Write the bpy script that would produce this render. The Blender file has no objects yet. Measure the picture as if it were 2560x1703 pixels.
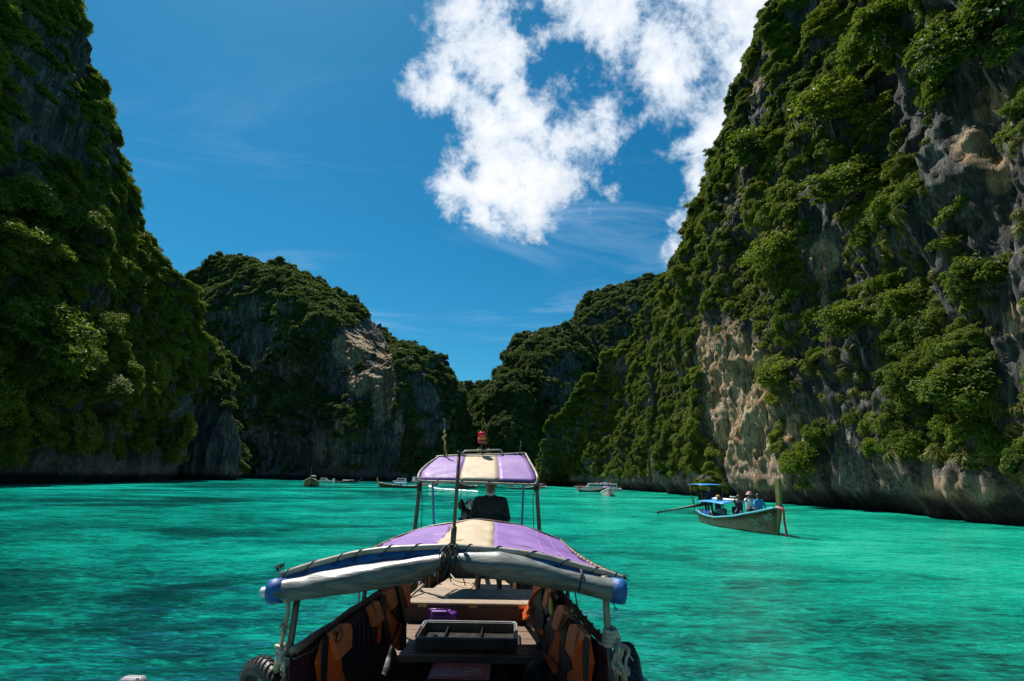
import bpy, bmesh, math, random
import numpy as np
from mathutils import Vector, Matrix, Quaternion

random.seed(7)
rng = np.random.default_rng(11)
SC = bpy.context.scene
COL = SC.collection
R = math.radians

# ------------------------------------------------------------------ camera
EYE = 2.5
FOC = 1280.0                      # focal length in source pixels (2560 wide)
PITCH, ROLL = R(14.96), R(1.0)
_F = Vector((0, math.cos(PITCH), math.sin(PITCH)))
_R0 = Vector((1, 0, 0)); _U0 = Vector((0, -math.sin(PITCH), math.cos(PITCH)))
CR = _R0 * math.cos(ROLL) + _U0 * math.sin(ROLL)
CU = -_R0 * math.sin(ROLL) + _U0 * math.cos(ROLL)
cam_d = bpy.data.cameras.new('camera')
cam_d.sensor_width = 36.0; cam_d.lens = 18.0
cam_d.clip_start = 0.05; cam_d.clip_end = 20000
cam = bpy.data.objects.new('camera', cam_d); COL.objects.link(cam)
m = Matrix((CR, CU, -_F)).transposed().to_4x4(); m.translation = (0, 0, EYE)
cam.matrix_world = m
SC.camera = cam

def ray(px, py):
    return _F + CR * ((px - 1280) / FOC) + CU * ((851.5 - py) / FOC)
def P(px, py, Y):
    d = ray(px, py); return Vector((0, 0, EYE)) + d * (Y / d.y)
def PZ(px, py, z=0.0):
    d = ray(px, py); return Vector((0, 0, EYE)) + d * ((z - EYE) / d.z)
def project(co):                 # (n,3) -> px, py in source pixels
    q = co - np.array((0, 0, EYE))
    w = q @ np.array(_F); u = q @ np.array(CR); v = q @ np.array(CU)
    w = np.where(w < .1, .1, w)
    return 1280 + FOC * u / w, 851.5 - FOC * v / w

# ------------------------------------------------------------------ sun, sky, exposure
SUN_EL, SUN_AZ = R(60), R(-38)    # azimuth measured from +Y, negative = left
SUN_DIR = Vector((math.sin(SUN_AZ) * math.cos(SUN_EL), math.cos(SUN_AZ) * math.cos(SUN_EL), math.sin(SUN_EL)))
sun_d = bpy.data.lights.new('sun', 'SUN'); sun_d.energy = 5.0; sun_d.angle = R(0.53)
sun_d.color = (1.0, 0.955, 0.87)
sun = bpy.data.objects.new('sun', sun_d); COL.objects.link(sun)
sun.rotation_euler = SUN_DIR.to_track_quat('Z', 'Y').to_euler()
sun.location = (-60, 60, 150)

SC.view_settings.view_transform = 'Standard'
SC.view_settings.look = 'None'
SC.view_settings.exposure = 0.75
SC.view_settings.gamma = 1.0
SC.view_settings.use_curve_mapping = False
SC.render.engine = 'CYCLES'
SC.cycles.max_bounces = 6; SC.cycles.diffuse_bounces = 3; SC.cycles.glossy_bounces = 3
SC.cycles.transmission_bounces = 4; SC.cycles.transparent_max_bounces = 8
SC.cycles.use_denoising = True
SC.cycles.sample_clamp_indirect = 6.0

class NT:
    """small helper for building node trees"""
    def __init__(s, nt): s.nt = nt; nt.nodes.clear()
    def n(s, t, **kw):
        nd = s.nt.nodes.new(t); ins = kw.pop('i', {})
        for k, v in kw.items(): setattr(nd, k, v)
        for k, v in ins.items():
            sk = nd.inputs[k]
            if isinstance(v, bpy.types.NodeSocket): s.nt.links.new(v, sk)
            elif isinstance(v, bpy.types.Node): s.nt.links.new(v.outputs[0], sk)
            else:
                if sk.type == 'RGBA' and len(v) == 3: v = (*v, 1)
                sk.default_value = v
        return nd
    def link(s, a, b): s.nt.links.new(a, b)
    def math(s, op, a, b=0.0, c=None, clamp=False):
        i = {0: a, 1: b}
        if c is not None: i[2] = c
        return s.n('ShaderNodeMath', operation=op, use_clamp=clamp, i=i).outputs[0]
    def vmath(s, op, a, b=(0, 0, 0)):
        nd = s.n('ShaderNodeVectorMath', operation=op, i={0: a, 1: b})
        return nd.outputs['Value'] if op in ('DISTANCE', 'LENGTH', 'DOT_PRODUCT') else nd.outputs[0]
    def mixc(s, f, a, b, blend='MIX'):
        nd = s.n('ShaderNodeMix', data_type='RGBA', blend_type=blend)
        for k, v in ((0, f), (6, a), (7, b)):
            sk = nd.inputs[k]
            if isinstance(v, bpy.types.NodeSocket): s.nt.links.new(v, sk)
            else: sk.default_value = (*v, 1) if (k > 0 and len(v) == 3) else v
        return nd.outputs[2]
    def sstep(s, v, a, b, lo=0.0, hi=1.0):
        nd = s.n('ShaderNodeMapRange', interpolation_type='SMOOTHSTEP', i={0: v, 1: a, 2: b, 3: lo, 4: hi})
        return nd.outputs[0]
    def noise(s, vec, scale, detail=4, rough=.55, dist=0.0, lac=2.0, out=0):
        nd = s.n('ShaderNodeTexNoise', i={'Vector': vec, 'Scale': scale, 'Detail': detail, 'Roughness': rough,
                                          'Distortion': dist, 'Lacunarity': lac})
        return nd.outputs[out]
    def ramp(s, v, stops):
        nd = s.n('ShaderNodeValToRGB', i={0: v}); e = nd.color_ramp.elements
        while len(e) > 1: e.remove(e[-1])
        e[0].position, e[0].color = stops[0][0], (*stops[0][1], 1)
        for p_, c_ in stops[1:]:
            q = e.new(p_); q.color = (*c_, 1)
        return nd.outputs[0]

world = bpy.data.worlds.new('World'); SC.world = world; world.use_nodes = True
W = NT(world.node_tree)
SKY_STRENGTH = 0.068
geo = W.n('ShaderNodeTexCoord').outputs['Generated']
dirn = W.vmath('NORMALIZE', geo)
sky = W.n('ShaderNodeTexSky', sky_type='NISHITA', sun_disc=False, sun_elevation=SUN_EL,
          sun_rotation=SUN_AZ, altitude=0.0, air_density=1.0, dust_density=0.25, ozone_density=3.0)
skyc = W.mixc(1.0, sky.outputs[0], (0.42, 0.80, 0.84), 'MULTIPLY')
skyc = W.n('ShaderNodeHueSaturation', i={'Saturation': 1.15, 'Value': 1.0, 'Color': skyc}).outputs[0]
# cumulus: soft lobes around directions of the sky, broken up by fractal noise
lobes = [(1120, 170, .17), (1170, 60, .17), (1290, 90, .22), (1290, 260, .19), (1300, 400, .20), (1240, 470, .17), (1330, 500, .12), (1190, 540, .07), (1170, 430, .10),
         (1400, 440, .14), (1480, 270, .19), (1540, 420, .10), (1560, 330, .08), (1500, 60, .28), (1650, 90, .20), (1740, 150, .16), (1050, 150, .09),
         (1820, 20, .16), (1800, 290, .19), (1750, 340, .13), (1770, 430, .10), (1735, 560, .10), (1745, 500, .09), (1730, 620, .08), (1860, 200, .16), (1350, -150, .35), (1700, -200, .35),
         (1200, -250, .25), (2000, -100, .4), (2300, 100, .4), (1160, 330, .10)]
dirw = W.vmath('ADD', dirn, W.vmath('MULTIPLY', W.vmath('SUBTRACT', W.noise(dirn, 6.0, 5, .6, out=1), (.5, .5, .5)), (.20, .20, .20)))
acc = None
for (cx, cy, r_) in lobes:
    d = ray(cx, cy).normalized()
    dist = W.vmath('DISTANCE', dirw, tuple(d))
    v = W.sstep(dist, r_ * 1.05, 0.0)
    acc = v if acc is None else W.math('MAXIMUM', acc, v)
# sky dome seen from below: perspective of a cloud deck
sep = W.n('ShaderNodeSeparateXYZ', i={0: dirn})
zc = W.math('MAXIMUM', W.math('ADD', sep.outputs[2], 0.12), 0.05)
deck = W.n('ShaderNodeCombineXYZ', i={0: W.math('DIVIDE', sep.outputs[0], zc), 1: W.math('DIVIDE', sep.outputs[1], zc), 2: 0.3}).outputs[0]
n1 = W.noise(dirn, 7.5, 13, .68, 0.2)
n2 = W.noise(deck, 9.0, 8, .6, 0.5)
n0 = W.noise(dirn, 2.2, 3, .5)
hole = None
for (cx, cy, r_) in [(1480, 200, .055), (1395, 160, .04), (1590, 420, .10), (1660, 240, .07), (1110, 340, .075), (1250, 240, .03), (1640, 330, .06), (1700, 450, .05), (1330, 30, .03), (1190, 140, .03), (1560, 150, .05), (1020, 60, .08)]:
    v = W.sstep(W.vmath('DISTANCE', dirw, tuple(ray(cx, cy).normalized())), r_ * 1.5, r_ * .1)
    hole = v if hole is None else W.math('MAXIMUM', hole, v)
far_mask = W.sstep(n0, .56, .74, 0.0, .75)                 # the same kind of cloud in the rest of the sky
dview = W.vmath('DISTANCE', dirn, tuple(ray(1000, 500).normalized()))
far_mask = W.math('MULTIPLY', far_mask, W.sstep(dview, .95, 1.3))
base = W.math('MAXIMUM', W.math('MULTIPLY', acc, W.math('SUBTRACT', 1.0, W.math('MULTIPLY', hole, .62))), far_mask)
nn = W.math('ADD', W.math('MULTIPLY', W.math('SUBTRACT', n1, .5), 3.1), W.math('MULTIPLY', W.math('SUBTRACT', n2, .5), .75))
dens = W.math('ADD', W.math('MULTIPLY', base, 1.15), nn)
dens = W.math('MULTIPLY', dens, W.sstep(base, 0.0, .22))
cl = W.sstep(dens, .42, 1.02)
thick = W.sstep(dens, .6, 1.7)
ccol = W.mixc(thick, (0.37, 0.44, 0.53), (0.66, 0.66, 0.66))
gn = W.noise(dirn, 5.0, 5, .6)
ccol = W.mixc(W.sstep(gn, .5, .75, 0.0, .45), ccol, (0.41, 0.45, 0.50))
# thin high wisps
wn = W.noise(W.vmath('MULTIPLY', deck, (1.0, 2.6, 1.0)), 1.1, 9, .62, 1.2)
wm = W.noise(deck, .55, 2, .5)
wisp = W.math('MULTIPLY', W.sstep(wn, .50, .82), W.sstep(wm, .45, .62, 0.0, .38))
bgc = W.n('ShaderNodeBackground', i={0: skyc, 1: SKY_STRENGTH})
bgw = W.n('ShaderNodeBackground', i={0: (.48, .59, .74, 1), 1: 1.0})
bgd = W.n('ShaderNodeBackground', i={0: ccol, 1: 1.0})
mx0 = W.n('ShaderNodeMixShader', i={0: wisp, 1: bgc.outputs[0], 2: bgw.outputs[0]})
mx = W.n('ShaderNodeMixShader', i={0: cl, 1: mx0.outputs[0], 2: bgd.outputs[0]})
W.n('ShaderNodeOutputWorld', i={0: mx.outputs[0]})
world.cycles.sampling_method = 'MANUAL'; world.cycles.sample_map_resolution = 512

# ------------------------------------------------------------------ numpy noise
_perm = np.random.default_rng(3).permutation(256).astype(np.int32)
_perm = np.concatenate([_perm, _perm, _perm])
_g3 = np.random.default_rng(5).normal(size=(256, 3)); _g3 /= np.linalg.norm(_g3, axis=1)[:, None]
def perlin(p):
    p = np.asarray(p, dtype=np.float64); pi = np.floor(p).astype(np.int64); f = p - pi; pi = pi & 255
    u = f * f * f * (f * (f * 6 - 15) + 10); out = 0
    for dx in (0, 1):
        for dy in (0, 1):
            for dz in (0, 1):
                h = _perm[_perm[_perm[(pi[:, 0] + dx) & 255] + ((pi[:, 1] + dy) & 255)] + ((pi[:, 2] + dz) & 255)]
                g = _g3[h]
                dt = g[:, 0] * (f[:, 0] - dx) + g[:, 1] * (f[:, 1] - dy) + g[:, 2] * (f[:, 2] - dz)
                w = (u[:, 0] if dx else 1 - u[:, 0]) * (u[:, 1] if dy else 1 - u[:, 1]) * (u[:, 2] if dz else 1 - u[:, 2])
                out = out + dt * w
    return out * 1.5
def fbm(p, octv=4, gain=.5, lac=2.03, ridged=False):
    a, s, t = 1.0, 0, 0; q = np.array(p, dtype=np.float64)
    for _ in range(octv):
        n = perlin(q)
        if ridged: n = 1 - 2 * np.abs(n)
        s = s + a * n; t += a; a *= gain; q = q * lac + 17.3
    return s / t
def smooth(x, a, b):
    t = np.clip((x - a) / (b - a), 0, 1); return t * t * (3 - 2 * t)

# ------------------------------------------------------------------ object helpers
def tag(o, label=None, cat=None, group=None, kind=None):
    if label: o['label'] = label
    if cat: o['category'] = cat
    if group: o['group'] = group
    if kind: o['kind'] = kind
    return o
def empty(name, loc=(0, 0, 0), label=None, cat=None, group=None, parent=None):
    o = bpy.data.objects.new(name, None); COL.objects.link(o); o.location = loc
    o.empty_display_size = .2
    if parent: o.parent = parent
    return tag(o, label, cat, group)
def link_mesh(name, me, mat_=None, parent=None):
    o = bpy.data.objects.new(name, me); COL.objects.link(o)
    if mat_ is not None and not me.materials: me.materials.append(mat_)
    if parent: o.parent = parent
    return o
def shade(me, smooth_=True):
    me.polygons.foreach_set('use_smooth', [smooth_] * len(me.polygons))

class MB:
    """collects simple shapes into one mesh"""
    def __init__(s): s.v = []; s.f = []; s.mi = []
    def add(s, vs, fs, mi=0):
        k = len(s.v); s.v += [tuple(x) for x in vs]; s.f += [tuple(i + k for i in f) for f in fs]; s.mi += [mi] * len(fs); return s
    def box(s, c, size, rot=None, taper=1.0, mi=0):
        x, y, z = (d / 2 for d in size); c = Vector(c); vs = []
        for dz in (-z, z):
            t = taper if dz > 0 else 1.0
            for dx, dy in ((-x, -y), (x, -y), (x, y), (-x, y)):
                v = Vector((dx * t, dy * t, dz))
                if rot is not None: v = rot @ v
                vs.append(c + v)
        return s.add(vs, [(3, 2, 1, 0), (4, 5, 6, 7), (0, 1, 5, 4), (1, 2, 6, 5), (2, 3, 7, 6), (3, 0, 4, 7)], mi)
    def hexa(s, b, t, mi=0):       # bottom 4 corners, top 4 corners
        return s.add(list(b) + list(t), [(3, 2, 1, 0), (4, 5, 6, 7), (0, 1, 5, 4), (1, 2, 6, 5), (2, 3, 7, 6), (3, 0, 4, 7)], mi)
    def tube(s, pts, rad, n=8, caps=True, closed=False, flat=1.0, mi=0):
        pts = [Vector(p) for p in pts]; m_ = len(pts)
        if not hasattr(rad, '__len__'): rad = [rad] * m_
        vs = []; fs = []; up = None
        for i, p in enumerate(pts):
            a = pts[(i - 1) % m_] if (i > 0 or closed) else p
            b = pts[(i + 1) % m_] if (i < m_ - 1 or closed) else p
            t = (b - a)
            t = t.normalized() if t.length > 1e-9 else Vector((0, 0, 1))
            if up is None:
                up = Vector((0, 0, 1)) if abs(t.z) < .9 else Vector((1, 0, 0))
            side = t.cross(up); side = side.normalized() if side.length > 1e-6 else t.orthogonal().normalized()
            up = side.cross(t).normalized()
            for k in range(n):
                th = 2 * math.pi * k / n
                vs.append(p + side * math.cos(th) * rad[i] + up * math.sin(th) * rad[i] * flat)
        rings = m_ if closed else m_ - 1
        for i in range(rings):
            j = (i + 1) % m_
            for k in range(n):
                l = (k + 1) % n
                fs.append((i * n + k, i * n + l, j * n + l, j * n + k))
        if caps and not closed:
            fs.append(tuple(range(n))[::-1]); fs.append(tuple((m_ - 1) * n + k for k in range(n)))
        return s.add(vs, fs, mi)
    def lathe(s, prof, c=(0, 0, 0), n=16, rot=None, mi=0):   # prof: (r, z)
        vs = []; fs = []; c = Vector(c)
        for r_, z in prof:
            for k in range(n):
                th = 2 * math.pi * k / n; v = Vector((r_ * math.cos(th), r_ * math.sin(th), z))
                if rot is not None: v = rot @ v
                vs.append(c + v)
        for i in range(len(prof) - 1):
            for k in range(n):
                l = (k + 1) % n; fs.append((i * n + k, i * n + l, (i + 1) * n + l, (i + 1) * n + k))
        fs.append(tuple(range(n))[::-1]); fs.append(tuple((len(prof) - 1) * n + k for k in range(n)))
        return s.add(vs, fs, mi)
    def grid(s, rows, mi=0, thick=0.0):
        """rows: list of lists of points; with thick the sheet gets a back side and edges"""
        nr, nc = len(rows), len(rows[0]); flat = [Vector(p) for r_ in rows for p in r_]
        fs = [(i * nc + j, i * nc + j + 1, (i + 1) * nc + j + 1, (i + 1) * nc + j) for i in range(nr - 1) for j in range(nc - 1)]
        if not thick: return s.add(flat, fs, mi)
        nrm = [Vector() for _ in flat]
        for f in fs:
            n_ = (flat[f[2]] - flat[f[0]]).cross(flat[f[3]] - flat[f[1]])
            for k in f: nrm[k] += n_
        back = [p - (n_.normalized() * thick if n_.length else Vector((0, 0, thick))) for p, n_ in zip(flat, nrm)]
        N = len(flat); f2 = list(fs) + [tuple(reversed([k + N for k in f])) for f in fs]
        rim = [j for j in range(nc)] + [i * nc + nc - 1 for i in range(1, nr)] + [(nr - 1) * nc + j for j in range(nc - 2, -1, -1)] + [i * nc for i in range(nr - 2, 0, -1)]
        for a, b in zip(rim, rim[1:] + rim[:1]): f2.append((b, a, a + N, b + N))
        return s.add(flat + back, f2, mi)
    def build(s, name, mat_=None, parent=None, smooth_=False, bevel=0.0, seg=2, subd=0):
        me = bpy.data.meshes.new(name); me.from_pydata(s.v, [], s.f)
        mats = mat_ if isinstance(mat_, (list, tuple)) else [mat_]
        for m_ in mats:
            if m_: me.materials.append(m_)
        me.polygons.foreach_set('material_index', s.mi); 
        me.validate(); me.update(); shade(me, smooth_)
        o = bpy.data.objects.new(name, me); COL.objects.link(o)
        if parent is not None:
            o.parent = parent
            loc = world_loc(parent)
            me.transform(Matrix.Translation(-loc))
        if bevel:
            b = o.modifiers.new('bevel', 'BEVEL'); b.width = bevel; b.segments = seg; b.limit_method = 'ANGLE'; b.angle_limit = R(40)
        if subd:
            q = o.modifiers.new('subd', 'SUBSURF'); q.levels = subd; q.render_levels = subd
        return o
def world_loc(o):
    v = Vector(); 
    while o: v += o.location; o = o.parent
    return v
def lerp(a, b, t): return a + (b - a) * t
def vl(a, b, t): return Vector(a).lerp(Vector(b), t)
def spline(pts, n):
    """Catmull-Rom through pts, n samples per span"""
    p = [Vector(q) for q in pts]; p = [p[0] * 2 - p[1]] + p + [p[-1] * 2 - p[-2]]; out = []
    for i in range(1, len(p) - 2):
        for k in range(n):
            t = k / n; a, b, c, d = p[i - 1:i + 3]
            out.append(.5 * ((2 * b) + (c - a) * t + (2 * a - 5 * b + 4 * c - d) * t * t + (3 * b - a - 3 * c + d) * t ** 3))
    out.append(p[-2].copy()); return out
def interp(x, tab):
    xs = [t[0] for t in tab]; return float(np.interp(x, xs, [t[1] for t in tab]))

# ------------------------------------------------------------------ materials
_M = {}
def pmat(name, col, rough=.6, metal=0.0, var=.25, scale=8.0, bump=.15, bscale=30.0, stretch=(1, 1, 1), col2=None, spec=.5,
         dirt=None, dirt_amt=.4, coat=0.0, trans=0.0, sheen=0.0, objrand=0.0):
    if name in _M: return _M[name]
    mt = bpy.data.materials.new(name); mt.use_nodes = True; N = NT(mt.node_tree)
    co = N.n('ShaderNodeTexCoord').outputs['Object']
    mp = N.n('ShaderNodeMapping', i={'Vector': co, 'Scale': stretch}).outputs[0]
    n1 = N.noise(mp, scale, 6, .6, .3)
    c2 = col2 if col2 else tuple(c * (1 - var) for c in col)
    c1 = col if col2 else tuple(min(1, c * (1 + var * .6)) for c in col)
    c = N.mixc(N.sstep(n1, .32, .68), c2, c1)
    if dirt:
        nd = N.noise(co, scale * .37, 5, .65, .8)
        c = N.mixc(N.sstep(nd, .5, .72, 0, dirt_amt), c, dirt)
    if objrand:
        oi = N.n('ShaderNodeObjectInfo').outputs['Random']
        c = N.n('ShaderNodeHueSaturation', i={'Value': N.math('ADD', N.math('MULTIPLY', oi, objrand), 1 - objrand / 2), 'Color': c}).outputs[0]
    b = N.n('ShaderNodeBsdfPrincipled', i={'Base Color': c, 'Metallic': metal, 'Specular IOR Level': spec})
    N.link(N.sstep(N.noise(mp, scale * 2.3, 4, .6), .3, .7, rough * .8, min(1, rough * 1.2)), b.inputs['Roughness'])
    if coat: b.inputs['Coat Weight'].default_value = coat
    if trans: b.inputs['Transmission Weight'].default_value = trans
    if sheen: b.inputs['Sheen Weight'].default_value = sheen
    if bump:
        bn = N.noise(mp, bscale, 5, .6)
        bp = N.n('ShaderNodeBump', i={'Strength': bump, 'Distance': .02, 'Height': bn})
        N.link(bp.outputs[0], b.inputs['Normal'])
    N.n('ShaderNodeOutputMaterial', i={0: b.outputs[0]})
    _M[name] = mt; return mt

# ================================================================== LAND
def leaf_material(name, c_dark, c_mid, c_light, trans=.3, big=.05):
    mt = bpy.data.materials.new(name); mt.use_nodes = True; N = NT(mt.node_tree)
    g = N.n('ShaderNodeNewGeometry'); oi = N.n('ShaderNodeObjectInfo')
    r1 = oi.outputs['Random']; r2 = g.outputs['Random Per Island']
    nz = N.noise(g.outputs['Position'], big, 3, .5)
    v = N.math('ADD', N.math('ADD', N.math('MULTIPLY', r1, .5), N.math('MULTIPLY', r2, .35)), N.math('MULTIPLY', N.math('SUBTRACT', nz, .5), 1.1))
    c = N.ramp(v, [(0.0, c_dark), (.42, c_mid), (.85, c_light)])
    br = N.math('GREATER_THAN', N.math('FRACT', N.math('MULTIPLY', r2, 37.7)), .965)
    c = N.mixc(br, c, (.17, .12, .05))
    d = N.n('ShaderNodeBsdfPrincipled', i={'Base Color': c, 'Roughness': .6, 'Specular IOR Level': .2})
    tr = N.n('ShaderNodeBsdfTranslucent', i={0: N.mixc(.5, c, (.16, .24, .01))})
    mx = N.n('ShaderNodeMixShader', i={0: trans, 1: d.outputs[0], 2: tr.outputs[0]})
    N.n('ShaderNodeOutputMaterial', i={0: mx.outputs[0]}); return mt
LEAF = leaf_material('jungle_leaf', (.034, .066, .009), (.100, .145, .012), (.200, .220, .020))
LEAF_FAR = leaf_material('far_leaf', (.024, .044, .016), (.056, .088, .022), (.110, .140, .034), .25, .03)
LEAF_TREE = leaf_material('tree_leaf', (.038, .070, .010), (.098, .142, .012), (.195, .210, .020), .36)
TUFT = leaf_material('grass_tuft_leaf', (.070, .080, .015), (.13, .13, .026), (.20, .18, .045), .3)
BARK = pmat('pale_bark', (.085, .072, .052), .85, var=.4, scale=3, bump=.4, bscale=12, stretch=(1, 1, .3))

def rock_material(name, tone=1.0, streak=1.0):
    mt = bpy.data.materials.new(name); mt.use_nodes = True; N = NT(mt.node_tree)
    pos = N.n('ShaderNodeNewGeometry').outputs['Position']
    st = N.vmath('MULTIPLY', pos, (1, 1, .10))
    big = N.noise(pos, .09, 5, .6, .8)
    s1 = N.noise(st, .6, 7, .68, .6)
    s2 = N.noise(st, 1.9, 6, .7, .5)
    fine = N.noise(pos, 2.4, 8, .76)
    s5 = N.noise(N.vmath('MULTIPLY', pos, (1, 1, .055)), 4.2, 6, .72, .4)
    att = N.n('ShaderNodeAttribute', attribute_name='ochre').outputs['Fac']
    c = N.ramp(s1, [(.28, (.030, .032, .032)), (.45, (.085, .088, .086)), (.56, (.17, .17, .16)), (.70, (.33, .32, .29))])
    dk = N.sstep(s2, .50, .66)
    c = N.mixc(N.math('MULTIPLY', dk, .8), c, (.030, .033, .035))
    # warm limestone with ochre stains
    w = N.ramp(s1, [(.30, (.14, .10, .065)), (.42, (.52, .31, .14)), (.54, (.66, .53, .36)), (.66, (.58, .26, .075)), (.8, (.68, .60, .48))])
    w = N.mixc(N.math('MULTIPLY', N.sstep(s2, .53, .64), .78), w, (.050, .050, .048))
    wf = N.sstep(N.math('ADD', N.math('ADD', att, N.math('MULTIPLY', N.math('SUBTRACT', big, .5), .8)), N.math('ADD', N.math('MULTIPLY', N.math('SUBTRACT', fine, .5), .9), N.math('MULTIPLY', N.math('SUBTRACT', s5, .5), 1.5))), .32, .62)
    c = N.mixc(wf, c, w)
    c = N.mixc(N.sstep(s5, .54, .66, 0, .75), c, (.028, .030, .030))
    c = N.mixc(N.math('MULTIPLY', N.sstep(s5, .44, .36), N.sstep(s1, .42, .6, 0, .7)), c, (.50, .47, .42))
    ex = N.math('MULTIPLY', N.sstep(N.noise(st, .22, 4, .6, .5), .60, .68), N.sstep(fine, .35, .6))
    c = N.mixc(N.math('MULTIPLY', ex, .75), c, (.34, .17, .07))
    gr = N.sstep(N.noise(pos, .5, 5, .7, .4), .52, .64)
    c = N.mixc(N.math('MULTIPLY', gr, .5), c, (.055, .07, .025))
    c = N.mixc(N.sstep(fine, .25, .75, .45, 0.0), c, (.02, .02, .02))
    # tide band just above the water line
    z = N.n('ShaderNodeSeparateXYZ', i={0: pos}).outputs[2]
    pale = N.math('MULTIPLY', N.math('MULTIPLY', N.sstep(z, 1.5, 2.4), N.sstep(z, 6.5, 3.5)), N.sstep(fine, .38, .62, 0.0, .75))
    c = N.mixc(pale, c, (.33, .255, .20))
    band = N.sstep(N.math('ADD', z, N.math('MULTIPLY', N.math('SUBTRACT', big, .5), 1.5)), 2.0, 1.1)
    c = N.mixc(N.math('MULTIPLY', band, .85), c, (.022, .020, .016))
    if tone != 1.0: c = N.n('ShaderNodeHueSaturation', i={'Value': tone, 'Color': c}).outputs[0]
    b = N.n('ShaderNodeBsdfPrincipled', i={'Base Color': c, 'Roughness': .85, 'Specular IOR Level': .25})
    h = N.math('ADD', N.math('MULTIPLY', s2, 1.0), N.math('MULTIPLY', fine, .7))
    h = N.math('ADD', h, N.math('MULTIPLY', s1, 1.2)); h = N.math('SUBTRACT', h, N.math('MULTIPLY', N.sstep(s5, .5, .66), .55))
    bp = N.n('ShaderNodeBump', i={'Strength': .9, 'Distance': .9, 'Height': h})
    N.link(bp.outputs[0], b.inputs['Normal'])
    N.n('ShaderNodeOutputMaterial', i={0: b.outputs[0]}); return mt
ROCK = rock_material('karst_rock')

def rodr(v, seedv): return v

# ---- leaf clusters ------------------------------------------------
def leaf_quads(centres, normals, size, rs, aspect=1.7):
    """diamond leaf tufts, vectorised -> verts, faces"""
    n = len(centres); nr = normals + rs.normal(scale=.55, size=(n, 3)); nr /= np.linalg.norm(nr, axis=1)[:, None]
    a = np.cross(nr, rs.normal(size=(n, 3))); a /= np.linalg.norm(a, axis=1)[:, None]; b = np.cross(nr, a)
    s = (size * rs.uniform(.6, 1.35, size=n))[:, None]
    v = np.stack([centres - a * s * aspect, centres + b * s * .75 + nr * s * .22, centres + a * s * aspect, centres - b * s * .75 + nr * s * .22], 1)
    # droop the ends a little
    v[:, 0, 2] -= s[:, 0] * .35; v[:, 2, 2] -= s[:, 0] * .35
    return v.reshape(-1, 3), np.arange(n * 4).reshape(n, 4)
def mesh_np(name, v, f, mats, mi=None, attrs=None, smooth_=False):
    me = bpy.data.meshes.new(name); n, k = f.shape
    me.vertices.add(len(v)); me.vertices.foreach_set('co', np.ascontiguousarray(v, dtype=np.float32).ravel())
    me.loops.add(n * k); me.loops.foreach_set('vertex_index', f.astype(np.int32).ravel())
    me.polygons.add(n); me.polygons.foreach_set('loop_start', np.arange(0, n * k, k, dtype=np.int32))
    me.polygons.foreach_set('loop_total', np.full(n, k, dtype=np.int32))
    me.polygons.foreach_set('use_smooth', np.full(n, smooth_))
    for m_ in mats: me.materials.append(m_)
    if mi is not None: me.polygons.foreach_set('material_index', mi.astype(np.int32))
    for an, av in (attrs or {}).items():
        a = me.attributes.new(an, 'FLOAT', 'POINT'); a.data.foreach_set('value', np.ascontiguousarray(av, dtype=np.float32))
    me.update(calc_edges=True); return me
def bush_mesh(name, seed, n_lobes, leaves, leaf, mat_, flat=.75):
    rs = np.random.default_rng(seed); cs = []; ns = []
    for _ in range(n_lobes):
        d = rs.normal(size=3); d[2] = abs(d[2]) * .9 - .15; d /= np.linalg.norm(d); c = d * rs.uniform(.25, .72); r_ = rs.uniform(.26, .5)
        m_ = int(leaves / n_lobes); u = rs.normal(size=(m_, 3)); u /= np.linalg.norm(u, axis=1)[:, None]
        u[:, 2] = np.where(u[:, 2] < -.3, -u[:, 2], u[:, 2])
        rad = r_ * rs.uniform(.6, 1.12, size=(m_, 1))
        p = c + u * rad; p[:, 2] *= flat; cs.append(p); ns.append(u + np.array((0, 0, .5)))
    v, f = leaf_quads(np.concatenate(cs), np.concatenate(ns), leaf, rs)
    return mesh_np(name, v, f, [mat_])
def crown_np(seed, n_pads, leaves, leaf, spread=1.0, flat=.32):
    """tree crown made of flattened leafy pads stacked at different heights, radius about 1"""
    rs = np.random.default_rng(seed); cs = []; ns = []; pads = []
    for i in range(n_pads):
        th = rs.uniform(0, 2 * math.pi); rr = math.sqrt(rs.uniform(0, 1)) * .72 * spread
        c = np.array((rr * math.cos(th), rr * math.sin(th), .50 * (1 - rr * rr) + rs.uniform(-.62, .14))); pads.append(c)
        r_ = rs.uniform(.22, .40); m_ = int(leaves / n_pads)
        u = rs.normal(size=(m_, 3)); u /= np.linalg.norm(u, axis=1)[:, None]; u[:, 2] = np.where(u[:, 2] < -.1, -u[:, 2] * .4, u[:, 2])
        p = c + u * r_ * rs.uniform(.45, 1.15, size=(m_, 1)) * np.array((1, 1, flat / .5)); cs.append(p); ns.append(u * .6 + np.array((0, 0, .8)))
    v, f = leaf_quads(np.concatenate(cs), np.concatenate(ns), leaf, rs)
    return v, f, pads
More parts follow.
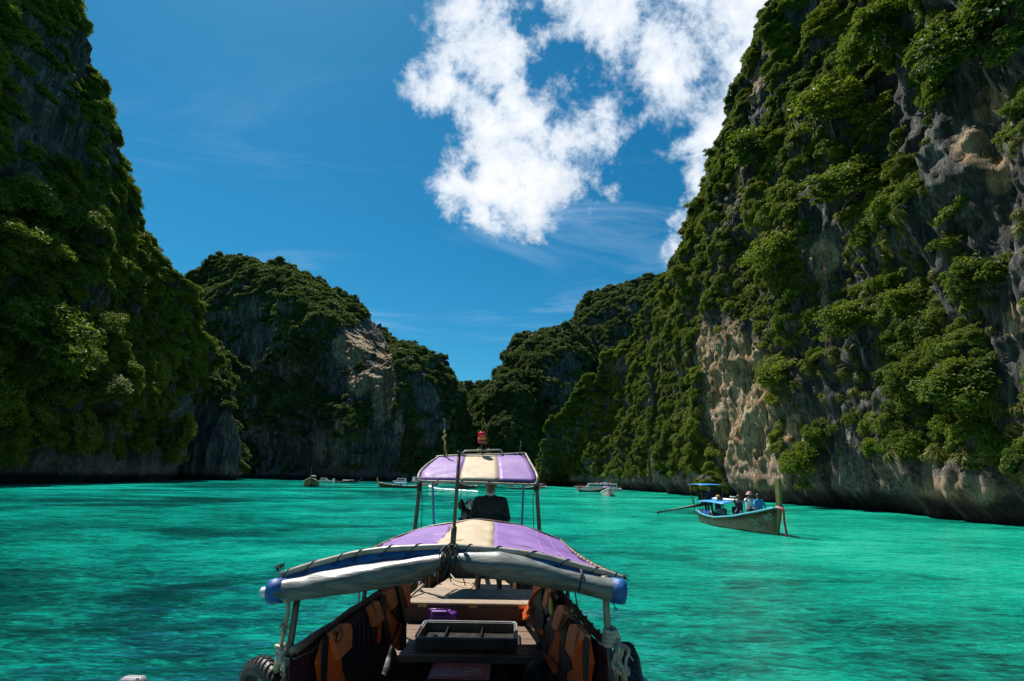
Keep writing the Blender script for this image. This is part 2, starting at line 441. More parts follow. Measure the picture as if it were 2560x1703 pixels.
def tuft_mesh(name, seed, n=150):
    rs = np.random.default_rng(seed); V = []; F = []
    for i in range(n):
        th = rs.uniform(0, 2 * math.pi); d = np.array((math.cos(th), math.sin(th), 0)); s = np.array((-d[1], d[0], 0)) * .035
        r_ = rs.uniform(.3, 1.0); h = rs.uniform(.15, .55); o = rs.normal(scale=.12, size=3)
        pts = [o, o + d * r_ * .4 + (0, 0, h), o + d * r_ * .8 + (0, 0, h * .5), o + d * r_ * .95 - (0, 0, rs.uniform(.2, 1.1))]
        k = len(V)
        for j, p_ in enumerate(pts):
            w = (1, 1, .8, .15)[j]; V += [p_ - s * w, p_ + s * w]
        F += [(k, k + 1, k + 3, k + 2), (k + 2, k + 3, k + 5, k + 4), (k + 4, k + 5, k + 7, k + 6)]
    return mesh_np(name, np.array(V), np.array(F), [TUFT])

def proto_collection(name, meshes):
    c = bpy.data.collections.new(name)
    for i, me in enumerate(meshes):
        o = bpy.data.objects.new(name + '_source_' + 'abcdefghij'[i], me); c.objects.link(o)
    return c
BUSHES = proto_collection('leafy_bush', [bush_mesh('bush', 20 + i, 9 + i % 3 * 3, 1500, .062, LEAF, .8) for i in range(6)])
FARBUSH = proto_collection('far_bush', [bush_mesh('far_bush', 60 + i, 10, 620, .095, LEAF_FAR, .8) for i in range(5)])
TUFTS = proto_collection('grass_tuft', [tuft_mesh('tuft', 90 + i) for i in range(3)])

def scatter_group():
    ng = bpy.data.node_groups.new('scatter', 'GeometryNodeTree')
    ng.interface.new_socket('Geometry', in_out='INPUT', socket_type='NodeSocketGeometry')
    ng.interface.new_socket('Collection', in_out='INPUT', socket_type='NodeSocketCollection')
    ng.interface.new_socket('Geometry', in_out='OUTPUT', socket_type='NodeSocketGeometry')
    nd = ng.nodes; gi = nd.new('NodeGroupInput'); go = nd.new('NodeGroupOutput')
    ci = nd.new('GeometryNodeCollectionInfo'); ci.inputs['Separate Children'].default_value = True; ci.inputs['Reset Children'].default_value = True
    ip = nd.new('GeometryNodeInstanceOnPoints'); ip.inputs['Pick Instance'].default_value = True
    def attr(n, t):
        a = nd.new('GeometryNodeInputNamedAttribute'); a.data_type = t; a.inputs['Name'].default_value = n; return a.outputs['Attribute']
    L = ng.links; L.new(gi.outputs['Collection'], ci.inputs['Collection']); L.new(gi.outputs['Geometry'], ip.inputs['Points'])
    L.new(ci.outputs[0], ip.inputs['Instance']); L.new(attr('pick', 'INT'), ip.inputs['Instance Index'])
    L.new(attr('rot', 'FLOAT_VECTOR'), ip.inputs['Rotation']); L.new(attr('scl', 'FLOAT_VECTOR'), ip.inputs['Scale'])
    L.new(ip.outputs[0], go.inputs[0]); return ng
SCATTER = scatter_group()
def scatter(name, pts, rot, scl, coll, label, cat, n_kinds):
    me = bpy.data.meshes.new(name); n = len(pts); me.vertices.add(n); me.vertices.foreach_set('co', pts.astype(np.float32).ravel())
    a = me.attributes.new('rot', 'FLOAT_VECTOR', 'POINT'); a.data.foreach_set('vector', rot.astype(np.float32).ravel())
    a = me.attributes.new('scl', 'FLOAT_VECTOR', 'POINT'); a.data.foreach_set('vector', scl.astype(np.float32).ravel())
    a = me.attributes.new('pick', 'INT', 'POINT'); a.data.foreach_set('value', rng.integers(0, n_kinds, n).astype(np.int32))
    me.update(); o = bpy.data.objects.new(name, me); COL.objects.link(o)
    md = o.modifiers.new('scatter', 'NODES'); md.node_group = SCATTER
    for it in SCATTER.interface.items_tree:
        if it.in_out == 'INPUT' and it.socket_type == 'NodeSocketCollection': md[it.identifier] = coll
    return tag(o, label, cat, None, 'stuff')

def blobs(px, py, L):
    """soft union of ellipses in the survey picture: (cx, cy, rx, ry, tilt_deg, strength)"""
    out = np.zeros(len(px))
    for cx, cy, rx, ry, t, s in L:
        a = R(t); dx, dy = px - cx, py - cy
        u = (dx * math.cos(a) + dy * math.sin(a)) / rx; v = (-dx * math.sin(a) + dy * math.cos(a)) / ry
        out = np.maximum(out, s * smooth(-np.sqrt(u * u + v * v), -1.25, -.6))
    return out

def cliff(name, cols, nu, nv, back=30, amp=1.0, lean=1.0, rock_blobs=(), ochre_blobs=(), bare_blobs=(), veg_level=0.0, seed=0, notch=2.3,
          sc=1.0, zlow=-2.5, frac_back=.14, smooth_u=False, prof=None, soft=.04, jag=2.0):
    """cols: list of (base xyz, top xyz) columns, left to right as met along the shore. The sheet rises from below the water
    along each column and then runs back over the top. Returns object, point arrays for the planting."""
    B = np.array([tuple(c[0]) for c in cols], float); T = np.array([tuple(c[1]) for c in cols], float)
    M_ = .5 * (B + T); dd = np.maximum(25, np.linalg.norm(.5 * (M_[1:] + M_[:-1])[:, :2], axis=1)); seg = np.linalg.norm(np.diff(M_, axis=0), axis=1) / dd ** .8; cum = np.concatenate([[0], np.cumsum(seg)]); cum /= cum[-1]
    u = np.linspace(0, 1, nu)
    Bi = np.stack([np.interp(u, cum, B[:, k]) for k in range(3)], 1); Ti = np.stack([np.interp(u, cum, T[:, k]) for k in range(3)], 1)
    # soften the corners of the plan
    ker = np.hanning(max(5, int(nu * soft) | 1)); ker /= ker.sum(); h = len(ker) // 2
    for A in (Bi, Ti):
        for k in range(3):
            A[:, k] = np.convolve(np.pad(A[:, k], h, mode='reflect', reflect_type='odd'), ker, mode='valid')
    nb = int(nv * frac_back); nf = nv - nb
    v = np.linspace(0, 1, nf)
    # outward (towards the bay) direction in plan
    tg = np.gradient(Bi[:, :2], axis=0); nrm = np.stack([tg[:, 1], -tg[:, 0]], 1); nrm /= np.linalg.norm(nrm, axis=1)[:, None]
    mid = Bi[nu // 2, :2]
    toB = np.array((0.0, 60.0)) - mid
    if (nrm[nu // 2] @ toB) < 0: nrm = -nrm
    P_ = np.zeros((nu, nv, 3))
    zz = v ** .96
    for j in range(nf):
        s = zz[j]; hs = (v[j] ** 1.5) * lean if prof is None else np.interp(v[j], prof[0], prof[1])
        P_[:, j, :2] = Bi[:, :2] + (Ti[:, :2] - Bi[:, :2]) * hs; P_[:, j, 2] = zlow + (Ti[:, 2] - zlow) * s
    for j in range(nb):
        t = ((j + 1) / nb); P_[:, nf + j, :2] = P_[:, nf - 1, :2] - nrm * back * t
        P_[:, nf + j, 2] = Ti[:, 2] * (1 - .10 * t) + 1.2 * sc * math.sin(min(1, t * 3) * math.pi)
    flat = P_.reshape(-1, 3); N3 = np.repeat(np.concatenate([nrm, np.zeros((nu, 1))], 1)[:, None, :], nv, 1).reshape(-1, 3)
    topf = np.zeros((nu, nv)); topf[:, nf:] = 1; topf = topf.reshape(-1)
    dirv = N3 * (1 - .75 * topf)[:, None] + np.array((0, 0, 1.0)) * (.15 + .85 * topf)[:, None]
    z = flat[:, 2]
    q = flat + seed * 31.7
    d = 5.2 * fbm(q * np.array((1, 1, .45)) / (38 * sc), 3) + 3.6 * fbm(q * np.array((1, 1, .38)) / (15 * sc) + 9, 3, ridged=True)
    warp = q + 1.8 * sc * np.stack([fbm(q / (12 * sc) + k * 13, 2) for k in range(3)], 1)
    d -= 1.7 * fbm(warp * np.array((1, 1, .20)) / (5.2 * sc), 3, ridged=True) + .95 * fbm(warp * np.array((1, 1, .13)) / (2.1 * sc) + 5, 3, ridged=True)
    d += .55 * fbm(q / (1.5 * sc), 3) - .5 * fbm(warp * np.array((1, 1, .22)) / (.9 * sc) + 8, 2, ridged=True)
    d -= d.mean() + .8
    d *= amp * sc
    # ledges, and smoother behaviour at the very bottom; sea notch at the water line
    ledge = fbm(q * np.array((.5, .5, 1)) / (9 * sc) + 3, 3)
    d += amp * sc * 1.5 * smooth(ledge, -.1, .35)
    d -= notch * np.exp(-((z - .1) / 1.3) ** 2) * 1.0
    d *= smooth(z, -4.0, 6.0) * .6 + .4
    flat = flat + dirv * d[:, None]
    # jagged skyline
    flat[:, 2] += (smooth(z / (np.repeat(Ti[:, 2], nv) + .01), .8, 1.0)) * amp * sc * jag * fbm(q / (6 * sc) + 50, 3)
    G = flat.reshape(nu, nv, 3)
    e1 = np.gradient(G, axis=0); e2 = np.gradient(G, axis=1); nn = np.cross(e1, e2); nn /= np.linalg.norm(nn, axis=2)[:, :, None] + 1e-9
    if (nn[nu // 2, nf // 2, :2] @ nrm[nu // 2]) < 0: nn = -nn; flipped = True
    else: flipped = False
    nf3 = nn.reshape(-1, 3)
    px, py = project(flat)
    rock = blobs(px, py, rock_blobs) if rock_blobs else np.zeros(len(px))
    och = blobs(px, py, ochre_blobs) if ochre_blobs else np.zeros(len(px))
    bare = np.maximum(rock, och)
    if bare_blobs: bare = np.maximum(bare, blobs(px, py, bare_blobs))
    idx = np.arange(nu * nv).reshape(nu, nv)
    f = np.stack([idx[:-1, :-1], idx[1:, :-1], idx[1:, 1:], idx[:-1, 1:]], 2).reshape(-1, 4)
    if flipped: f = f[:, ::-1]
    me = mesh_np(name, flat, f, [ROCK], attrs={'ochre': och}, smooth_=True)
    o = bpy.data.objects.new(name, me); COL.objects.link(o); tag(o, None, None, None, 'structure')
    # vegetation likelihood
    pn = fbm(q * np.array((1, 1, .55)) / (11 * sc) + 77, 4) * 1.5 + fbm(q / (3.2 * sc) + 21, 2) * .6
    # gullies keep the plants, smooth overhangs lose them
    veg = pn * .9 + 1.6 * nf3[:, 2] + veg_level + .10 * (fbm(q / (2.5 * sc), 2)) - 2.4 * bare - 3.5 * smooth(-z, -4.0, -1.5)
    area = np.linalg.norm(np.cross(e1, e2), axis=2).reshape(-1)
    return dict(o=o, co=flat, n=nf3, veg=veg, bare=bare, area=area, z=z, px=px, py=py, top=topf, nu=nu, nv=nv, f=f)

def frames(normals, up_mix, rs, n):
    """Euler rotations whose Z axis mixes the surface normal and world up"""
    zax = normals * (1 - up_mix) + np.array((0, 0, 1.0)) * up_mix + rs.normal(scale=.12, size=(n, 3)); zax /= np.linalg.norm(zax, axis=1)[:, None]
    th = rs.uniform(0, 2 * math.pi, n)
    rx = np.arctan2(-zax[:, 1], np.sqrt(zax[:, 0] ** 2 + zax[:, 2] ** 2)); ry = np.arctan2(zax[:, 0], zax[:, 2])
    # R = Ry * Rx * Rz(th) -> euler
    cx, sx, cy, sy, ct, st = np.cos(rx), np.sin(rx), np.cos(ry), np.sin(ry), np.cos(th), np.sin(th)
    m00 = cy * ct + sy * sx * st; m10 = cx * st; m20 = -sy * ct + cy * sx * st; m21 = sy * st + cy * sx * ct; m22 = cy * cx
    return np.stack([np.arctan2(m21, m22), -np.arcsin(np.clip(m20, -1, 1)), np.arctan2(m10, m00)], 1)
def plant(c, name, label, count, r0, r1, coll, kinds, thr=0.0, up=.5, seed=1, cat='foliage', sel=None, out=.1, sq=1.0):
    rs = np.random.default_rng(seed); ok = (c['veg'] > thr) & (c['z'] > .8)
    if sel is not None: ok &= sel(c)
    idx = np.nonzero(ok)[0]
    w = c['area'][idx] * np.clip(.25 + (c['veg'][idx] - thr), .2, 1.2); w = w / w.sum()
    pick = rs.choice(idx, count, p=w); n = count
    rad = r0 * (r1 / r0) ** (rs.uniform(0, 1, n) ** 1.5)
    co = c['co'][pick] + c['n'][pick] * (rad * out)[:, None] + rs.normal(scale=.15, size=(n, 3)) * r0
    rot = frames(c['n'][pick], up, rs, n)
    scl = np.stack([rad * rs.uniform(.8, 1.25, n), rad * rs.uniform(.8, 1.25, n), rad * rs.uniform(.7, 1.15, n) * sq], 1)
    return scatter(name, co, rot, scl, coll, label, cat, kinds)

def V3(*a): return Vector(a)
def colY(bx, by, tx, ty, Ytop=None):
    b = PZ(bx, by); return (b, P(tx, ty, Ytop if Ytop else b.y))
# right cliff, from behind the camera's right shoulder to the far point
RC = [(V3(37, -18, 0), V3(48, -20, 76)), (V3(33, 2, 0), V3(47, 0, 78)), (V3(31.5, 16, 0), V3(46, 14, 80)),
      colY(2560, 1322, 2560, 1322, None)[0:1] + (V3(45, 30, 80),), (PZ(2150, 1277), V3(45, 50, 80)),
      (PZ(2000, 1264), P(1925, 0, 66)), (PZ(1860, 1252), P(1840, 180, 80)), (PZ(1740, 1241), P(1790, 350, 90)),
      (PZ(1640, 1231), P(1735, 520, 105)), (PZ(1560, 1226), P(1700, 655, 118)), (PZ(1500, 1222), P(1642, 745, 124)),
      (PZ(1440, 1218), P(1560, 870, 134)), (PZ(1400, 1215), P(1490, 905, 142)), (PZ(1375, 1213), P(1468, 985, 150)),
      (PZ(1352, 1211), P(1395, 1030, 158)), (PZ(1340, 1210), P(1356, 1110, 166)), (PZ(1336, 1209.5), P(1338, 1190, 176)), (PZ(1345, 1208.5), P(1340, 1200, 195))]
right = cliff('cliff', RC, 760, 470, back=26, lean=1.0, seed=1, veg_level=-.06,
              rock_blobs=[(2420, 320, 100, 170, 25, .75), (2500, 540, 80, 180, 0, .75), (2300, 330, 45, 170, -20, .65), (2330, 620, 30, 140, -10, .6), (2060, 560, 50, 170, -15, .7), (2540, 850, 70, 250, 0, .8),
                          (2330, 1215, 260, 75, 4, .85), (2060, 1130, 60, 120, 0, .5), (2180, 900, 40, 160, -10, .4), (1990, 1020, 55, 130, 0, .55), (1900, 250, 25, 120, 15, .5), (1840, 480, 20, 90, 10, .4)],
              ochre_blobs=[(1850, 1010, 90, 210, -6, 1.0), (1780, 900, 40, 110, -10, .8), (1905, 1190, 80, 70, 0, .9), (2060, 650, 40, 55, 0, 1.0), (1985, 1090, 30, 60, 0, .8),
                           (2475, 260, 45, 60, 20, .85), (2430, 370, 60, 55, 30, .85), (2500, 440, 40, 60, 0, .7), (2540, 800, 40, 50, 0, .7), (2060, 760, 18, 120, -8, .8), (2400, 1230, 130, 45, 4, .7), (1890, 220, 14, 60, 10, .8), (1850, 420, 16, 60, 20, .7)],
              prof=([0, .05, .15, .3, .5, .75, .9, 1], [.0, .0, .08, .22, .38, .60, .78, 1]))
# left cliff
LC = [(V3(-74, -40, 0), V3(-118, -45, 124)), (V3(-76, 10, 0), V3(-122, 10, 126)), (V3(-76, 45, 0), V3(-122, 50, 126)), (PZ(0, 1211), P(165, -20, 112)),
      (PZ(140, 1210), P(205, 140, 116)), (PZ(230, 1208), P(240, 300, 122)), (PZ(320, 1206), P(300, 470, 130)), (PZ(390, 1204), P(368, 620, 136)),
      (PZ(432, 1202), P(445, 690, 140)), (PZ(442, 1200), P(490, 745, 146)), (PZ(446, 1198.5), P(510, 830, 152)), (PZ(448, 1197), P(520, 900, 164)), (PZ(450, 1195), P(530, 960, 180))]
left = cliff('cliff', LC, 460, 390, back=40, seed=2, veg_level=.24, amp=1.15,
             rock_blobs=[(120, 260, 80, 200, -20, .6), (200, 150, 40, 80, 0, .7), (150, 100, 40, 80, 0, .5), (470, 1060, 45, 110, 0, .6), (300, 1160, 260, 40, 0, .6), (70, 420, 60, 110, 0, .6), (260, 380, 30, 90, -20, .45)],
             prof=([0, .06, .3, .5, .75, .9, 1], [.0, .01, .22, .42, .66, .82, 1]))
# buttress behind the left cliff, then the big mountain
def colT(bx, by, tx, ty, dY=0):
    b = PZ(bx, by); return (b, P(tx, ty, b.y + dY))
YB = 185
def wb(px, Y):            # a point of the shore at picture column px and distance Y
    d = ray(px, 1195); x = d.x / d.y * Y; return V3(x, Y, 0)
BC = [(wb(380, 172), P(440, 860, 190)), (wb(470, 170), P(520, 850, 188)), (wb(560, 172), P(556, 930, 186)), (wb(597, 178), P(590, 1040, 186)), (wb(600, 190), P(603, 1100, 196)), (wb(590, 215), P(600, 1150, 220))]
butt = cliff('cliff', BC, 150, 190, back=30, seed=3, amp=.8, veg_level=.1, rock_blobs=[(520, 1100, 80, 110, 0, .9)],
             prof=([0, .2, .6, 1], [0, .03, .25, 1]))
MC = [(wb(430, 262), P(470, 716, 330)), (wb(510, 258), P(520, 690, 330)), (wb(545, 257), P(548, 660, 330)), (wb(575, 255), P(598, 640, 325)), (wb(630, 247), P(648, 664, 318)), (wb(700, 238), P(728, 674, 312)), (wb(730, 236), P(764, 690, 312)),
      (wb(752, 230), P(790, 726, 302)), (wb(790, 222), P(850, 748, 290)), (wb(830, 216), P(880, 796, 280)), (wb(870, 212), P(912, 828, 268)), (wb(930, 208), P(958, 864, 258)),
      (wb(980, 210), P(1000, 848, 256)), (wb(1040, 218), P(1045, 864, 256)), (wb(1080, 228), P(1085, 868, 262)), (wb(1110, 238), P(1112, 908, 270)), (wb(1140, 250), P(1140, 975, 278)),
      (wb(1160, 265), P(1164, 1060, 284)), (wb(1172, 285), P(1178, 1140, 300))]
mount = cliff('cliff', MC, 480, 330, back=40, seed=4, amp=1.5, sc=1.25, veg_level=.30, soft=.016, jag=4.2, notch=1.2,
              rock_blobs=[(900, 900, 90, 130, 20, .75), (620, 820, 100, 120, 0, .45), (760, 1120, 120, 90, 0, .55), (1060, 1000, 40, 130, -15, .6), (1060, 900, 50, 40, 0, .6), (940, 1120, 60, 90, 0, .5), (930, 1150, 40, 60, 0, .5)],
              ochre_blobs=[(880, 870, 60, 45, 0, .85), (960, 960, 34, 120, 5, .9), (900, 940, 40, 60, 0, .6), (840, 1080, 22, 80, 0, .5), (800, 1120, 20, 50, 0, .45), (1000, 1080, 16, 70, 0, .5)],
              prof=([0, .2, .5, .7, .85, 1], [0, .03, .14, .30, .55, 1]))
# hills closing the bay on the right
HC = [(wb(1150, 330), P(1168, 1010, 345)), (wb(1190, 300), P(1212, 985, 330)), (wb(1215, 285), P(1250, 950, 322)), (wb(1232, 277), P(1256, 882, 318)), (wb(1260, 268), P(1280, 848, 315)), (wb(1280, 262), P(1318, 840, 312)),
      (wb(1310, 254), P(1345, 832, 306)), (wb(1350, 250), P(1385, 824, 306)), (wb(1400, 250), P(1432, 822, 310)), (wb(1450, 255), P(1480, 880, 320))]
hill = cliff('cliff', HC, 220, 230, back=40, seed=5, amp=1.4, sc=1.2, veg_level=.32, soft=.014, jag=4.2, rock_blobs=[(1400, 930, 50, 80, 0, .5), (1350, 870, 40, 20, 0, .4)],
             prof=([0, .2, .5, .8, 1], [0, .05, .25, .55, 1]))
DC = [(wb(1380, 330), P(1410, 856, 380)), (wb(1400, 324), P(1428, 842, 374)), (wb(1410, 322), P(1434, 776, 372)), (wb(1450, 315), P(1486, 752, 366)), (wb(1500, 305), P(1550, 714, 356)), (wb(1560, 295), P(1612, 692, 346)),
      (wb(1640, 285), P(1690, 704, 336)), (wb(1740, 270), P(1760, 690, 326))]
ridge = cliff('cliff', DC, 230, 190, back=40, seed=6, amp=1.3, sc=1.3, veg_level=-.18, soft=.014, jag=4.2, prof=([0, .3, .8, 1], [0, .1, .5, 1]))
FC = [(wb(1080, 520), P(1090, 965, 560)), (wb(1130, 515), P(1142, 956, 555)), (wb(1165, 510), P(1172, 952, 550)), (wb(1205, 510), P(1210, 955, 550)), (wb(1222, 515), P(1224, 958, 555)), (wb(1228, 516), P(1232, 985, 555)), (wb(1250, 520), P(1262, 1010, 560))]
far = cliff('cliff', FC, 130, 100, back=40, seed=7, amp=1.2, sc=1.5, veg_level=-.2, soft=.02, jag=3)
# spur between the two hills on the right, in front of the hill
SP = [(wb(1155, 262), P(1172, 1100, 285)), (wb(1190, 250), P(1215, 1010, 276)), (wb(1225, 242), P(1262, 935, 270)), (wb(1260, 238), P(1300, 940, 266)), (wb(1290, 238), P(1335, 1010, 264)), (wb(1320, 240), P(1350, 1110, 262))]
spur = cliff('cliff', SP, 190, 200, back=30, seed=8, amp=1.3, sc=1.1, veg_level=.36, soft=.02, jag=3, prof=([0, .2, .5, .8, 1], [0, .05, .22, .5, 1]))

ninside = lambda c: (c['px'] > -500) & (c['px'] < 3100) & (c['py'] > -500)
plant(right, 'cliff_foliage', 'dense sunlit shrubs and creepers covering the tall right hand cliff', 36000, .34, 1.55, BUSHES, 6, .06, .45, 1, sel=ninside)
plant(right, 'grass_tufts', 'yellow green hanging grass tufts dotted over the bare rock of the right hand cliff', 3400, .25, .95, TUFTS, 3, -1.3, .35, 2, cat='grass',
      sel=lambda c: (c['px'] > 1650) & (c['px'] < 2800) & (c['py'] > 350) & (c['veg'] < .45) & (c['py'] < 1260))
plant(left, 'cliff_foliage', 'dark shaded jungle shrubs covering the tall left hand cliff', 11000, 1.0, 3.2, BUSHES, 6, -.05, .5, 3, sel=ninside)
plant(butt, 'cliff_foliage', 'shrubs on the narrow rock buttress behind the left hand cliff', 1100, 1.2, 2.8, FARBUSH, 5, .1, .5, 4)
plant(mount, 'cliff_foliage', 'green scrub over the big peaked mountain at the left of the bay', 12500, 1.5, 3.6, FARBUSH, 5, .1, .55, 5)
plant(hill, 'cliff_foliage', 'green scrub over the rounded hill behind the small canopy', 5000, 1.8, 3.8, FARBUSH, 5, .0, .55, 6)
plant(spur, 'cliff_foliage', 'green scrub over the lower spur right of the red beacon', 4200, 1.5, 3.4, FARBUSH, 5, .0, .55, 7)
plant(ridge, 'cliff_foliage', 'sparse scrub on the dark rocky ridge left of the right hand cliff', 3600, 1.8, 3.8, FARBUSH, 5, .1, .55, 8)
plant(far, 'cliff_foliage', 'scrub on the farthest low rocks closing the bay', 900, 2.5, 5.0, FARBUSH, 5, .1, .55, 9)

# ---- single trees, largest in view ---------------------------------
def tree_protos():
    out = []
    for k in range(7):
        v, f, pads = crown_np(200 + k, 20 + 4 * (k % 3), 3400, .042, 1.0, (.50, .62, .42)[k % 3])
        v = v + np.array((0, 0, .62)); crown = mesh_np('crown', v, f, [LEAF_TREE])
        rs = random.Random(k); tb = MB(); bend = [V3(0, 0, -.35), V3(rs.uniform(-.08, .08), rs.uniform(-.08, .08), .1), V3(rs.uniform(-.1, .1), rs.uniform(-.1, .1), .5)]
        tb.tube(spline(bend, 4), [lerp(.045, .022, i / 8) for i in range(9)], 6)
        for p_ in pads[::2]:
            e = V3(*p_) + V3(0, 0, .58); a = bend[1].lerp(bend[2], rs.uniform(.2, 1))
            tb.tube([a, a.lerp(e, .5) + V3(0, 0, .06), e], [.018, .011, .005], 5)
        me = bpy.data.meshes.new('trunk'); me.from_pydata(tb.v, [], tb.f); me.materials.append(BARK); shade(me)
        out.append((me, crown))
    return out
TREES = tree_protos()
_tn = [0]
def place_tree(loc, nrm, size, k, label, group, lean=.35, sq=1.0):
    zax = (Vector((0, 0, 1)) * (1 - lean) + Vector(nrm) * lean).normalized()
    rot = zax.to_track_quat('Z', 'Y').to_matrix().to_4x4() @ Matrix.Rotation(random.uniform(0, 6.28), 4, 'Z')
    e = empty('cliff_tree', loc, label, 'tree', group)
    e.rotation_euler = rot.to_euler(); e.scale = (size, size, size * sq)
    for nm, me in (('trunk', TREES[k][0]), ('crown', TREES[k][1])):
        o = bpy.data.objects.new(nm, me); COL.objects.link(o); o.parent = e
    return e
def grow_trees(c, n, r0, r1, seed, side, zones, sel=None, thr=-.3):
    rs = np.random.default_rng(seed)
    ok = (c['veg'] > thr) & (c['z'] > 2.5) & (c['px'] > -30) & (c['px'] < 2590) & (c['py'] > -20) & (c['py'] < 1225) & (c['bare'] < .45)
    d = c['co'] - np.array((0, 0, EYE)); facing = -(d * c['n']).sum(1) / np.linalg.norm(d, axis=1); ok &= facing > .12
    if sel is not None: ok &= sel(c)
    idx = np.nonzero(ok)[0]; w = c['area'][idx]; w = w / w.sum(); cand = rs.choice(idx, n * 14, p=w); got = []
    for i in cand:
        s = r0 * (r1 / r0) ** (rs.uniform() ** 1.6); p_ = c['co'][i]
        if all(np.linalg.norm(p_ - g[0]) > .55 * (s + g[1]) for g in got):
            got.append((p_, s, c['n'][i], c['px'][i], c['py'][i], int(rs.integers(0, 7))))
            if len(got) >= n: break
    bins = {}
    for g in got:
        for (x0, x1, phrase) in zones:
            if x0 <= g[3] < x1: bins.setdefault(phrase, []).append(g); break
    order = ['topmost', 'second from the top', 'third from the top', 'fourth from the top', 'fifth from the top', 'sixth from the top', 'seventh from the top', 'eighth from the top', 'ninth from the top', 'tenth from the top', 'eleventh from the top', 'twelfth from the top']
    for phrase, L in bins.items():
        L.sort(key=lambda g: g[4]); m_ = len(L)
        for k, g in enumerate(L):
            if k < 12: o_ = order[k]
            elif m_ - k <= 12: o_ = (['lowest'] + [q.replace('from the top', 'from the bottom') for q in order[1:]])[m_ - k - 1]
            else: o_ = 'in the middle'
            place_tree(g[0] - g[2] * .1 * g[1], g[2], g[1], g[5], '%s tree %s, %s' % (side, phrase, o_), 'trees on the %s cliff' % ('right hand' if side == 'sunlit' else 'left hand'))
ZR = [(1300, 1480, 'right of the small canopy'), (1480, 1560, 'above the white ferry'), (1560, 1640, 'between ferry and green boat'), (1640, 1700, 'left of the green boat'), (1700, 1770, 'over the green boat stern'), (1770, 1850, 'over the blue boat roof'),
      (1850, 1920, 'over the pink hat person'), (1920, 1990, 'over the olive prow'), (1990, 2070, 'just right of the prow'), (2070, 2160, 'left of the bare rock face'), (2160, 2260, 'in the cliff centre right'), (2260, 2370, 'beside the bare grey rocks'), (2370, 2470, 'near the right margin'), (2470, 2700, 'at the right margin')]
ZL = [(-100, 60, 'at the left margin'), (60, 140, 'near the left margin'), (140, 220, 'left of the cliff centre'), (220, 290, 'on the cliff centre'), (290, 350, 'right of the cliff centre'), (350, 410, 'near the sky edge'), (410, 470, 'by the cliff corner'), (470, 620, 'at the outermost corner')]
grow_trees(right, 120, 1.0, 2.5, 5, 'sunlit', ZR)
grow_trees(left, 90, 2.0, 4.4, 6, 'shaded', ZL)

def pin_tree(c, px, py, width_px, k, label, group, sq=1.0, out=.25, lean=.35):
    d = c['co'] - np.array((0, 0, EYE)); dist = np.linalg.norm(d, axis=1); facing = -(d * c['n']).sum(1) / dist
    e = np.hypot(c['px'] - px, c['py'] - py) + 400 * (facing < .05) + dist * .15; i = int(np.argmin(e)); s = width_px / FOC * dist[i] * .42
    return place_tree(c['co'][i] + c['n'][i] * out * s - np.array((0, 0, .8 * s)), c['n'][i], s, k, label, group, sq=sq, lean=lean)
for a in ((1895, 400, 175, 0, 'broad domed light green tree high on the right cliff, under its sky edge', 1.1), (1960, 640, 150, 1, 'large dark green tree beside the orange cave mark on the right cliff', 1.0),
          (2110, 470, 190, 2, 'wide spreading tree on the upper middle of the right cliff', .9), (2460, 100, 210, 3, 'big bright tree filling the top right corner', 1.0), (2250, 60, 160, 4, 'bright yellow green tree left of the top right corner tree', 1.0),
          (2150, 800, 150, 5, 'round dark tree in the middle of the right cliff above the grass tufts', 1.0), (2010, 1160, 125, 6, 'bright green tree overhanging the water just right of the green boat prow', 1.2),
          (2070, 1080, 90, 0, 'small leafy tree above the overhanging waterside tree', 1.1), (1980, 930, 130, 1, 'light green tree on the ledge right of the orange rock streaks', .9), (2470, 700, 150, 2, 'pale green shrub tree near the right margin above the white overhang', 1.0),
          (2400, 960, 160, 4, 'flat topped tree low on the right cliff near the margin', .8), (2060, 300, 170, 6, 'yellow green tree hanging over the upper right cliff', 1.1)):
    pin_tree(right, *a[:4], a[4], 'landmark trees on the right hand cliff', a[5])
for a in ((30, 640, 150, 0, 'bright yellow green tree at the left margin, upper', .8), (25, 790, 210, 2, 'broad light green layered tree at the left margin, middle', .8), (95, 890, 130, 3, 'light green tree just right of the left margin, lower', .7),
          (230, 800, 100, 5, 'sunlit small tree in the middle of the dark left cliff', .7), (262, 965, 110, 1, 'pale green flat tree low on the left cliff', .6), (395, 1000, 110, 4, 'vivid green layered tree near the water at the left cliff corner', .7),
          (190, 540, 100, 6, 'lit tree high on the dark left cliff', .7), (350, 870, 90, 2, 'thin sunlit bough tree right of the left cliff middle', .6), (150, 1010, 110, 0, 'dim grey green tree low on the left cliff', .6), (60, 480, 110, 4, 'yellow tinted tree at the upper left margin', .7)):
    pin_tree(left, *a[:4], a[4], 'landmark trees on the left hand cliff', a[5], out=.75, lean=.55)

